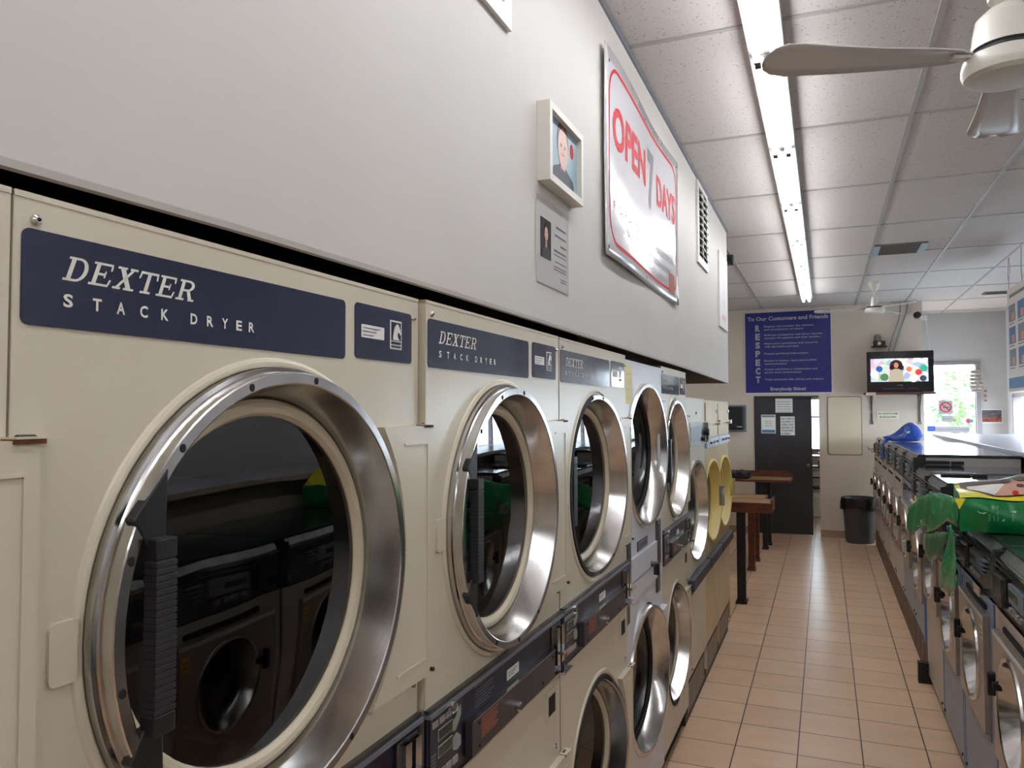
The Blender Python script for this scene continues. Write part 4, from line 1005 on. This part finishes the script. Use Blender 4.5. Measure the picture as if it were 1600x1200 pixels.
# ---------------------------------------------------------------- washers along the right side
PX = 1.31
def washer(y0, wd, zb, zt, label, body, style, name='washing_machine', group='front load washers in the right hand row', trayz=None):
    """front faces -x at x = PX; control console on top"""
    o3 = (PX, y0, 0)
    t = thing(name, label, 'washing machine', o3, group); t['_o'] = o3
    fr = Fr((PX, y0+wd, 0), (0, -1, 0), (0, 0, 1))    # a runs toward the camera; normal -x
    zc = zt-.215; dep = .68
    blue = style == 'blue'
    low = zb <= .1
    side = WCREAM if not blue else WBLUE
    cz = zc-.30 if low else zc-.40
    a0, a1 = .065, min(.66, wd-.06); cyd = y0+wd-(a0+a1)/2
    g = MB().plate_hole(y0+.004, y0+wd-.004, zb, zc, cyd, cz, .195, PX, body)
    for ya in (y0+.004, y0+wd-.008): g.box(PX, PX+dep, ya, ya+.004, zb, zc, side)
    g.box(PX+dep-.01, PX+dep, y0+.008, y0+wd-.008, zb, zc, side)
    g.build('cabinet', t, o3)
    if blue:
        g = MB().rect(fr, wd-.045, wd-.004, zb, zc-.03, 0, .0025, WBLUE).rect(fr, .004, wd-.004, zc-.03, zc-.004, 0, .003, WBLUE)
        g.rect(fr, a0-.03, a1+.01, cz-.262, cz-.240, 0, .004, WBLUE).rect(fr, .004, .030, zb, zc-.03, 0, .0025, WBLUE)
        g.build('blue_trim', t, o3)
    # console: light steel box with a dark end strip at the near front corner
    g = MB()
    v = [(PX+.01, zc), (PX+.02, zt-.03), (PX+.045, zt), (PX+dep, zt), (PX+dep, zc)]
    n = 5; vv = [(x, y, z) for y in (y0+.055, y0+wd-.01) for x, z in v]
    g.add(vv, [(0, 1, 2, 3, 4), (9, 8, 7, 6, 5)]+[(i, n+i, n+(i+1) % n, (i+1) % n) for i in range(n)], CONSOLE)
    g.box(PX+.008, PX+.09, y0+.004, y0+.054, zc+.001, zt-.012, CONSD).box(PX+.09, PX+dep, y0+.004, y0+.054, zc+.001, zt-.012, CONSIDE)
    co = g.build('console', t, o3)
    g = MB().box(PX+.004, PX+.03, y0+.06, y0+wd-.012, zt-.042, zt-.034, CHROME).box(PX+.0, PX+.03, y0+.06, y0+wd-.012, zt-.060, zt-.054, STEEL)
    g.rect(fr, .05, .22, zc+.04, zt-.075, -.018, .004, CONSD)
    g.rect(fr, .26, .48, zc+.07, zt-.08, -.018, .003, GREYP); g.rect(fr, .27, .40, zc+.09, zt-.10, .003, .004, LCD)
    for k in range(4): g.rrect(fr, .27+.05*k, .30+.05*k, zc+.035, zc+.055, .004, -.015, .005, BTN)
    for k in range(4): g.rect(fr, .51, .60-.01*k, zt-.09-.018*k, zt-.085-.018*k, -.018, .003, INKL)
    g.build('control_panel', co, o3)
    tz = trayz or zc+.09
    yt = y0+wd*.80
    g = MB().box(PX-.075, PX+.01, yt-.02, yt+.10, tz-.028, tz-.020, CHROME).box(PX-.08, PX-.075, yt-.02, yt+.10, tz-.028, tz+.008, CHROME)
    g.box(PX-.012, PX+.02, yt-.03, yt+.12, tz-.06, tz+.04, STEELD)
    g.build('coin_slide', co, o3)
    topm = TOPD if y0 < 4.2 else TOPS
    MB().box(PX+.04, PX+dep+.01, y0+.004, y0+wd-.004, zt, zt+.012, topm).build('lid', t, o3, bevel=.003)
    # square door panel with a deep round window
    g = MB().plate_hole(y0+wd-a1, y0+wd-a0, cz-.235, cz+.225, cyd, cz, .19, PX-.022, WDOOR)
    ya, yb_ = y0+wd-a1, y0+wd-a0
    for bx_ in ((ya, ya+.003, cz-.235, cz+.225), (yb_-.003, yb_, cz-.235, cz+.225), (ya+.003, yb_-.003, cz-.235, cz-.232), (ya+.003, yb_-.003, cz+.222, cz+.225)): g.box(PX-.0219, PX-.001, *bx_, WDOOR)
    g.box(PX-.0235, PX-.0221, ya, yb_, cz+.210, cz+.2249, WHITEP)
    d = g.build('door', t, o3)
    g = MB().lathe([(.198, .0), (.196, .008), (.188, .010), (.180, .006), (.150, -.055), (.146, -.07)], (PX-.022, cyd, cz), (-1, 0, 0), STEEL, 48)
    g.build('porthole_rim', d, o3)
    MB().lathe([(.0001, -.045), (.08, -.05), (.148, -.068)], (PX-.022, cyd, cz), (-1, 0, 0), mat('washer_glass', (10, 11, 13), .05, coat=.5), 36).build('porthole_glass', d, o3)
    ah = a0+.075 if low else a0+.0
    g = MB().rrect(fr, ah, ah+.024, cz+.005, cz+.090, .008, .030, .056, BLACK).rect(fr, ah+.024, ah+.055, cz+.035, cz+.062, .015, .046, BLACK)
    g.build('door_handle', d, o3, bevel=.004)
    g = MB().rect(fr, a1-.060, a1-.012, cz+.125, cz+.185, .0222, .0232, YST if not blue else PAPERY)
    g.rect(fr, a1-.055, a1-.020, cz+.14, cz+.147, .0232, .0236, INKG).rect(fr, a1-.055, a1-.020, cz+.16, cz+.165, .0232, .0236, INKG)
    g.build('sticker', d, o3)
    g = MB().rrect(fr, a0+.10, a1-.04, zc-.060, zc-.038, .009, -.004, .006, DARK)
    g.build('soap_slot', t, o3)
    g = MB()
    for a in (.05, wd-.05): MB().disc(fr, a, zb+.04, .008, .0, .007, CONSD, 8).build('screw', t, o3)
    if low:
        MB().box(PX+.03, PX+dep, y0+.02, y0+wd-.02, 0, zb, PLINTH).build('plinth', t, o3)
    return t
G0 = 'front load washers in the right hand row'
washer(2.65, .79, .06, 1.215, 'cream front washer at the lower right corner with a yellow sticker on its door', WCREAM, 'cream0')
washer(3.445, .775, .06, 1.215, 'blue washer second from the lower right corner, steel door with a pale sticker', WBLUEG, 'blue')
washer(4.225, .69, .06, 1.215, 'blue washer third from the lower right corner, under the hanging green bag handles', WBLUEG, 'blue')
washer(4.92, .725, .06, 1.325, 'cream fronted washer standing on the floor just before the raised plinth', WCREAM, 'cream')
washer(5.65, .70, .235, 1.33, 'nearest washer on the concrete plinth, beside a thin blue edge', WBLUEG, 'white')
washer(6.36, .80, .235, 1.41, 'second washer on the plinth, taller with a steel top', WBLUEG, 'white')
washer(7.17, .80, .235, 1.41, 'third washer on the plinth, its round door with yellow sticker left of the green bag', WCREAM, 'white')
washer(7.98, .80, .235, 1.41, 'fourth washer on the plinth, in front of the blue bag', WCREAM, 'white')
washer(8.79, .80, .235, 1.40, 'fifth washer on the plinth with the blue bag on top', WCREAM, 'white')
washer(9.60, .75, .235, 1.40, 'sixth washer on the plinth, near the trash can', WCREAM, 'white')
wl = washer(10.36, .72, .235, 1.40, 'last washer on the plinth, closest to the back wall', WCREAM, 'white')
for (y, lb) in ((1.85, 'cream washer just outside the right edge, seen only as a reflection in the dryer glass'), (1.05, 'second cream washer outside the right edge, seen only in reflections'), (.25, 'third cream washer outside the right edge, seen only in reflections')):
    washer(y, .79, .06, 1.215, lb, WCREAM, 'cream0')
struct(MB().box(PX+.0, PX+.72, 5.66, 11.1, 0, .233, CONC).build('trim_4', bevel=.01))
tag(MB().box(PX-.06, PX+.02, 5.60, 5.655, 0, .13, BLACK).build('floor_block', origin=(PX, 5.62, 0)), 'small black block on the floor at the near end of the concrete plinth', 'block')
# washer edge strip
tag(MB().box(PX-.012, PX+.0, 5.662, 5.70, .24, 1.09, WBLUE).build('edge_strip', origin=(PX, 5.68, .24)), 'thin vertical blue strip on the corner of the first raised washer', 'strip')
# black scrapers/strips on the lids
for i, (y, z, xa, xb, lb) in enumerate(((6.20, 1.342, 1.37, 1.60, 'farther black strip lying on the steel washer tops'), (5.44, 1.337, 1.38, 1.63, 'nearer black strip lying on the steel washer tops'))):
    g = MB().box(xa, xa+.16, y-.016, y+.016, z, z+.014, BLACK).box(xa+.17, xb, y-.02, y+.02, z, z+.018, BLACK).box(xa+.15, xa+.18, y-.008, y+.008, z, z+.008, BLACK)
    tag(g.build('lid_strip', origin=(xa, y, z), bevel=.004), lb, 'hinge strip')
g = MB().box(1.37, 1.55, 6.345, 6.357, 1.355, 1.378, BLACK).box(1.56, 1.64, 6.345, 6.357, 1.352, 1.376, BLACK)
tag(g.build('side_strip', origin=(1.37, 6.35, 1.36), bevel=.003), 'black strip on the side of the taller washer with the steel top', 'hinge strip')
# yellow crumpled paper on a console
g = MB(); v = [(1.245, 5.72, 1.165), (1.25, 5.52, 1.20), (1.24, 5.40, 1.155), (1.25, 5.50, 1.13), (1.245, 5.66, 1.115), (1.22, 5.58, 1.165)]
g.add(v, [(0, 1, 5), (1, 2, 5), (2, 3, 5), (3, 4, 5), (4, 0, 5)], PAPERY); g.box(1.25, 1.33, 5.42, 5.70, 1.10, 1.112, STEELD)
tag(g.build('crumpled_paper', origin=(1.25, 5.5, 1.12), solid=.003), 'crumpled pale yellow paper resting on a washer coin tray', 'paper')

# folding counter behind the washers
o3 = (2.5, 8.0, 0)
t = thing('folding_counter', 'long pale laminate counter behind the washers below the windows', 'counter', o3); t['_o'] = o3
fr = Fr((0, 0, 1.445), (1, 0, 0), (0, 1, 0))
MB().prism(fr, [(2.03, 1.0), (2.95, 1.0), (2.95, 11.35), (2.006, 11.35), (2.006, 6.3), (2.03, 6.0)], -.035, 0, LAMIN).build('worktop', t, o3, bevel=.004)
MB().box(2.006, 2.03, 1.0, 5.98, 1.408, 1.440, LAMEDGE).build('front_edge', t, o3)
MB().box(2.10, 2.90, 1.1, 11.2, 0, 1.41, mat('counter_side', (186, 178, 170), .5)).build('base', t, o3)
MB().box(2.02, 2.10, 6.5, 11.1, 1.36, 1.409, BLACK).build('dark_rail', t, o3)

# ---------------------------------------------------------------- bags
def cloth(outline, x, name, parent, m, amp=.02, fx=9, fy=13, origin=(0, 0, 0), cuts=3, thick=.003, xf=None, seed=0):
    bm = bmesh.new(); vs = [bm.verts.new((x, y, z)) for y, z in outline]; bm.faces.new(vs)
    bmesh.ops.triangulate(bm, faces=bm.faces[:], ngon_method='BEAUTY')
    for _ in range(cuts):
        long_ = [e for e in bm.edges if e.calc_length() > .045]
        if not long_: break
        bmesh.ops.subdivide_edges(bm, edges=long_, cuts=1)
        bmesh.ops.triangulate(bm, faces=[f_ for f_ in bm.faces if len(f_.verts) > 3])
    for v_ in bm.verts:
        y, z = v_.co.y, v_.co.z
        v_.co.x = (xf(y, z) if xf else x)+amp*(math.sin(y*fx+z*5+seed)*.6+math.sin(z*fy-y*4+seed*2)*.4+.35*math.sin(y*fx*3.1+z*fy*2.3))
        v_.co -= Vector(origin)
    me = bpy.data.meshes.new(name); bm.to_mesh(me); bm.free(); me.materials.append(m)
    for p in me.polygons: p.use_smooth = True
    o = bpy.data.objects.new(name, me); COL.objects.link(o)
    o.parent = parent; o.location = Vector(origin)-Vector(parent['_o']); o['_o'] = tuple(origin)
    md = o.modifiers.new('t', 'SOLIDIFY'); md.thickness = thick; md.offset = 0
    return o
o3 = (1.45, 3.85, 1.23)
t = thing('green_shopping_bag', 'green plastic shopping bag with a printed yellow portrait panel lying over the washers', 'bag', o3); t['_o'] = o3
# body: a soft slab lying on the lids, its near face turned to the camera
g = MB(); nx, nz = 26, 10; v = []
def bag_pt(u, w_):
    # u along x (0 left .. 1 right), w_ goes up the near face, over the top and down the back
    x = 1.243+.95*u
    wob = .012*math.sin(u*17+w_*9)+.008*math.sin(u*41)
    ang = w_
    if w_ < .45:
        s_ = w_/.45; y = 3.735+.02*math.sin(s_*PI)*-1+wob; z = 1.232+.135*s_
    else:
        s_ = (w_-.45)/.55; y = 3.735+.46*s_+wob*.5; x += .04*s_; z = 1.367+(.018+.19*min(u, .5))*math.sin(s_*PI*.62)+.006*math.sin(u*23+s_*7)
    return (x, y, z)
for j in range(nz*2+1):
    for i in range(nx+1): v.append(bag_pt(.78*i/nx, j/(nz*2)))
n = nx+1
fs = [(j*n+i, j*n+i+1, (j+1)*n+i+1, (j+1)*n+i) for j in range(nz*2) for i in range(nx)]
g.add(v, fs, GREEND, True)
last = nz*2*n; v2 = [(v[last+i][0], v[last+i][1]+.02, 1.234) for i in range(n)]
g.add([v[last+i] for i in range(n)]+v2, [(i, i+1, n+i+1, n+i) for i in range(n-1)], GREEND, True)
for e in (0, nx):
    col_ = [v[j*n+e] for j in range(nz*2+1)]+[v2[e]]
    g.add(col_, [tuple(range(len(col_)))], GREEND)
g.build('body', t, o3)
# print on the near face
class BagF(Fr):
    def p(s, a, b, h=0):
        w_ = (b-1.232)/.135*.45; P = bag_pt((a-1.243)/.95, max(0, min(.449, w_))); return Vector((P[0], P[1]-.003-h, P[2]))
bf2 = BagF((0, 0, 0), (1, 0, 0), (0, 0, 1)); g = MB(); PALE = mat('pale_print', (150, 200, 160), .5)
g.flat(bf2, [(1.30, 1.325), (1.315, 1.318), (1.335, 1.322), (1.325, 1.312), (1.308, 1.314)], .001, PALE)
for k, (a, tx) in enumerate(((1.345, 'Less is'), (1.362, 'more'), (1.375, 'reuse this bag'), (1.43, 'recycle'))):
    fr_ = BagF((0, 0, 0), (1, 0, 0), (0, 0, 1))
    vs_, f_ = text_geo(tx, 0, 1); kk = .011
    g.add([bf2.p(a-yy_*kk, 1.285+xx_*kk, .001) for xx_, yy_ in vs_], f_, PALE)
g.flat(bf2, [(1.385, 1.29), (1.40, 1.298), (1.395, 1.285)], .001, PALE).flat(bf2, [(1.42, 1.325), (1.445, 1.33), (1.44, 1.32)], .001, PALE)
g.build('bag_print', t, o3)
# printed panel on top
class TopF(Fr):
    def p(s, a, b, h=0):   # a: 0..1 along x, b: 0..1 from near to far
        P = bag_pt(a, .45+.55*b); return Vector((P[0], P[1], P[2]+.004+h))
tf = TopF((0, 0, 0), (1, 0, 0), (0, 0, 1))
def strip(pts_lo, pts_hi, m, h):
    g_ = MB(); k = len(pts_lo); g_.add([tf.p(*q, h) for q in pts_lo]+[tf.p(*q, h) for q in pts_hi], [(i, i+1, k+i+1, k+i) for i in range(k-1)], m, True); return g_
def panel(a0, a1, lo, hi, m, h, nn=20, rows=8):
    g_ = MB(); vv = []
    for j in range(rows+1):
        for i in range(nn+1):
            a = a0+(a1-a0)*i/nn; b = lo(a)+(hi(a)-lo(a))*j/rows; vv.append(tf.p(a, b, h))
    g_.add(vv, [(j*(nn+1)+i, j*(nn+1)+i+1, (j+1)*(nn+1)+i+1, (j+1)*(nn+1)+i) for j in range(rows) for i in range(nn)], m, True); return g_
panel(.0, .765, lambda a: 0.0, lambda a: .86, YELLOW, .002).build('yellow_panel', t, o3)
panel(.0, .765, lambda a: .90, lambda a: 1.0, GREEND, .003).build('green_top_edge', t, o3)
panel(.02, .55, lambda a: max(.09, .60-5*(a-.02)), lambda a: .90, HAIRP, .004).build('printed_hair', t, o3)
panel(.045, .19, lambda a: max(.12, .42-3*(a-.045)), lambda a: max(.22, .60-1.2*(a-.045)), PAPER, .006).build('printed_collar', t, o3)
panel(.135, .45, lambda a: .10, lambda a: min(.80, .12+5*(a-.135)), SKIN, .008).build('printed_face', t, o3)
g = MB()
for (a, b, ra, rb, m_) in ((.245, .30, .014, .05, HAIRP), (.30, .22, .012, .05, HAIRP), (.22, .14, .012, .05, RED), (.26, .62, .03, .14, HAIRP), (.20, .5, .02, .10, HAIRP)):
    pts = [(a+ra*math.cos(k*PI/8), b+rb*math.sin(k*PI/8)) for k in range(16)]; g.add([tf.p(p_, max(0, q_), .010) for p_, q_ in pts], [tuple(range(16))], m_)
g.build('printed_features', t, o3)
# yellow tip turned down at the near left corner
g = MB().add([(1.222, 3.728, 1.372), (1.262, 3.722, 1.372), (1.238, 3.718, 1.325)], [(0, 1, 2)], YELLOW); g.build('turned_corner', t, o3, solid=.003)
# loose mouth and handles hanging over the fronts of the washers
mouth = [(3.75, 1.355), (3.99, 1.355), (4.35, 1.335), (4.75, 1.275), (5.05, 1.235), (5.40, 1.15), (5.62, 1.06), (5.60, .99), (5.42, .965), (5.22, .99), (5.00, 1.06), (4.92, 1.135), (4.80, 1.12), (4.62, 1.15), (4.66, 1.09), (4.45, 1.125), (4.20, 1.19), (4.05, 1.235), (3.84, 1.235)]
cloth(mouth, 1.235, 'loose_mouth', t, GREEN, .013, 5, 8, (1.235, 4.3, 1.2), 4, xf=lambda y, z: 1.235-.03*max(0, min(1, (y-3.9)/1.2)))
pouch = [(4.60, 1.095), (4.35, 1.130), (4.05, 1.185), (3.93, 1.198), (3.99, 1.15), (4.20, 1.035), (4.50, .965), (4.78, .945), (4.86, .985), (4.82, 1.05)]
cloth(pouch, 1.215, 'hanging_pouch', t, mat('green_bag_dark', (4, 100, 58), .3, bump=.6, bscale=14), .012, 7, 9, (1.215, 4.3, 1.05), 4)
hd = [(3.772, 1.255), (3.70, 1.255), (3.705, 1.175), (3.742, 1.096), (3.60, 1.063), (3.565, 1.031), (3.70, .985), (3.79, .965), (3.79, 1.015), (3.735, 1.06), (3.80, 1.06), (3.85, 1.02), (3.86, .975), (3.829, .951), (4.07, .931), (4.053, .987), (3.873, 1.114), (3.832, 1.204)]
hd = [(3.772, 1.255), (3.70, 1.255), (3.705, 1.175), (3.742, 1.096), (3.60, 1.063), (3.565, 1.031), (3.829, .951), (4.07, .931), (4.053, .987), (3.873, 1.114), (3.832, 1.204)]
cloth(hd, 1.205, 'handle_loop', t, GREEN, .010, 14, 20, (1.205, 3.8, 1.1), 4)
# blue bag
o3 = (1.45, 9.1, 1.415)
t = thing('blue_bag', 'crumpled blue plastic bag on the far washer tops with a strap hanging down', 'bag', o3); t['_o'] = o3
bm_pts = [(-.13, .0), (.21, .0), (.235, .07), (.16, .20), (.09, .225), (.03, .17), (-.04, .085), (-.10, .06), (-.17, .06)]
g = MB(); v = []; L_ = 5
for j in range(L_+1):
    s_ = j/L_; k = 1-.55*abs(2*s_-1)**2
    for (a, b) in bm_pts: v.append((1.455+a*(.75+.25*k)+.02*math.sin(j*2.1+a*20), 8.95+.45*s_, 1.414+b*k*1.0+.01*math.sin(j*3+a*30) if b > 0 else 1.414))
n = len(bm_pts)
fs = [(j*n+i, j*n+(i+1) % n, (j+1)*n+(i+1) % n, (j+1)*n+i) for j in range(L_) for i in range(n)]+[tuple(range(n-1, -1, -1)), tuple(range(L_*n, (L_+1)*n))]
g.add(v, fs, BBAG); g.build('body', t, o3, sub=1)
g = MB().add([(1.31, 8.93, 1.47), (1.37, 8.93, 1.46), (1.31, 8.95, 1.41), (1.272, 8.93, 1.40), (1.268, 8.95, 1.25), (1.275, 8.90, 1.235), (1.285, 8.86, 1.25), (1.28, 8.85, 1.41)], [(0, 2, 1), (0, 3, 2), (0, 7, 3), (3, 4, 5, 6, 7)], BBAG); g.build('strap', t, o3, solid=.012)
g = MB().flat(Fr((1.50, 8.94, 1.50), (1, 0, 0), (0, .3, 1)), [(0, 0), (.03, .01), (.04, .03), (.01, .025)], .012, PALE); g.build('printed_mark', t, o3)

# ---------------------------------------------------------------- ceiling fans and ceiling fittings
def ceiling_fan(cx, cy, zh, a0, label, cup=1):
    o3 = (cx, cy, CEIL)
    t = thing('ceiling_fan', label, 'ceiling fan', o3); t['_o'] = o3
    g = MB().lathe([(.0001, 0), (.055, 0), (.06, -.03), (.03, -.10), (.012, -.115)], (cx, cy, CEIL), (0, 0, 1), FANM, 24); g.build('canopy', t, o3)
    MB().cyl((cx, cy, CEIL-.10), (cx, cy, zh+.17), .011, FANM, 14).build('rod', t, o3)
    g = MB().lathe(([(.0001, .30), (.02, .29), (.055, .25), (.042, .175), (.018, .165), (.018, .155), (.045, .150), (.072, .125), (.080, .085), (.085, .045)] if cup else [(.0001, .16), (.03, .155), (.038, .12), (.042, .05), (.085, .045)]), (cx, cy, zh), (0, 0, 1), FANM, 32); g.build('motor_cover', t, o3)
    MB().lathe([(.085, .046), (.080, .040), (.080, .030)], (cx, cy, zh), (0, 0, 1), BLACK, 32).build('gap_ring', t, o3)
    MB().lathe([(.085, .030), (.103, .022), (.108, .004), (.108, -.012), (.102, -.026), (.088, -.034), (.05, -.036), (.0001, -.036)], (cx, cy, zh), (0, 0, 1), FANM, 40).build('motor', t, o3)
    for k in range(3):
        a = a0+2*PI*k/3; d = Vector((math.cos(a), math.sin(a), 0)); s_ = Vector((-math.sin(a), math.cos(a), 0))
        g = MB(); st = [(.10, .016, .012), (.14, .034, .010), (.22, .046, .006), (.36, .056, .0), (.48, .068, -.002), (.56, .076, -.002), (.60, .070, 0), (.625, .050, 0), (.635, .024, 0)]
        v = []; nn = 5
        for r, hw, dz in st:
            for q in range(nn):
                u = -1+2*q/(nn-1); tilt = .05
                v.append(Vector((cx, cy, zh+.012+dz))+d*r+s_*hw*u+Vector((0, 0, hw*u*tilt*2+.006*(1-u*u))))
        g.add(v, [(i*nn+q, i*nn+q+1, (i+1)*nn+q+1, (i+1)*nn+q) for i in range(len(st)-1) for q in range(nn-1)], BLADE, True)
        b = g.build('blade', t, o3, solid=.003)
        g = MB().obox(Vector((cx, cy, zh+.02))+d*.115, d*.035, s_*.012, Vector((0, 0, .004)), FANM)
        g.build('blade_arm', b, o3)
    return t
ceiling_fan(1.175, 2.309, 2.635, PI+yaw+.02, 'white ceiling fan close to the camera at the top right corner, long blade reaching left')
ceiling_fan(1.263, 9.588, 2.875, PI+yaw-.35, 'small distant white ceiling fan in front of the back wall beside the blue sign', 0)
def ceiling_vent(x0, x1, y0, y1, label, tape):
    o3 = ((x0+x1)/2, (y0+y1)/2, CEIL)
    t = thing('ceiling_vent', label, 'vent', o3); t['_o'] = o3
    g = MB().box(x0, x1, y0, y1, CEIL-.012, CEIL, mat('vent_grey', (120, 112, 102), .7)); g.build('grille', t, o3)
    g = MB()
    for k in range(8): yv = y0+.03+(y1-y0-.06)*k/7; g.box(x0+.02, x1-.02, yv-.004, yv+.004, CEIL-.016, CEIL-.012, GREYLID)
    g.build('slats', t, o3)
    if tape:
        MB().box(x0-.01, x0+.05, y0-.01, y1+.01, CEIL-.019, CEIL-.0165, TEALP).build('tape', t, o3); MB().box(x1-.05, x1+.01, y0-.01, y1+.01, CEIL-.019, CEIL-.0165, TEALP).build('tape', t, o3)
ceiling_vent(1.15, 1.57, 7.47, 7.92, 'square grey ceiling vent with blue taped edges', True)
ceiling_vent(2.57, 2.88, 10.95, 11.15, 'narrow dark slot vent in the ceiling above the far window', False)

# ---------------------------------------------------------------- outside the windows
GRD = mat('asphalt', (150, 150, 150), .9)
struct(MB().box(-20, 30, 15.7, 60, -.25, -.15, GRD).box(RX+.2, 30, -10, 15.7, -.25, -.15, GRD).build('floor_outside'))
o3 = (5, 40, 0)
t = thing('building', 'pale building across the street seen faintly through the far window', 'building', (5, 38, -.15)); t['_o'] = (5, 38, -.15)
MB().box(-2, 14, 36, 42, -.15, 2.6, mat('pale_render', (220, 222, 226), .8)).build('wall', t, (5, 38, -.15))
MB().box(-2.3, 14.3, 35.7, 42.3, 2.6, 2.85, GREYP).build('roof', t, (5, 38, -.15))
for x in (1, 4, 6.5, 9): MB().box(x, x+1.4, 35.95, 36, .8, 1.9, TEALP).build('window', t, (5, 38, -.15))
t = thing('tree', 'pale green street tree outside the far window', 'tree', (4.3, 26, -.15)); t['_o'] = (4.3, 26, -.15)
MB().cyl((4.3, 26, -.15), (4.3, 26, 1.6), .12, WOODR).build('trunk', t, (4.3, 26, -.15))
g = MB()
for k in range(260):
    d = Vector((random.gauss(0, 1), random.gauss(0, 1), random.gauss(0, 1))).normalized()*random.uniform(.5, 1.0); p = Vector((4.3, 26, 2.0))+d; s_ = d.cross(Vector((0, 0, 1))).normalized()*.1
    g.add([p-s_, p+d*.1, p+s_, p-d*.1+Vector((0, 0, .06))], [(0, 1, 2, 3)], LEAF)
g.build('crown', t, (4.3, 26, -.15))

for o in bpy.data.objects:
    if '_o' in o: del o['_o']
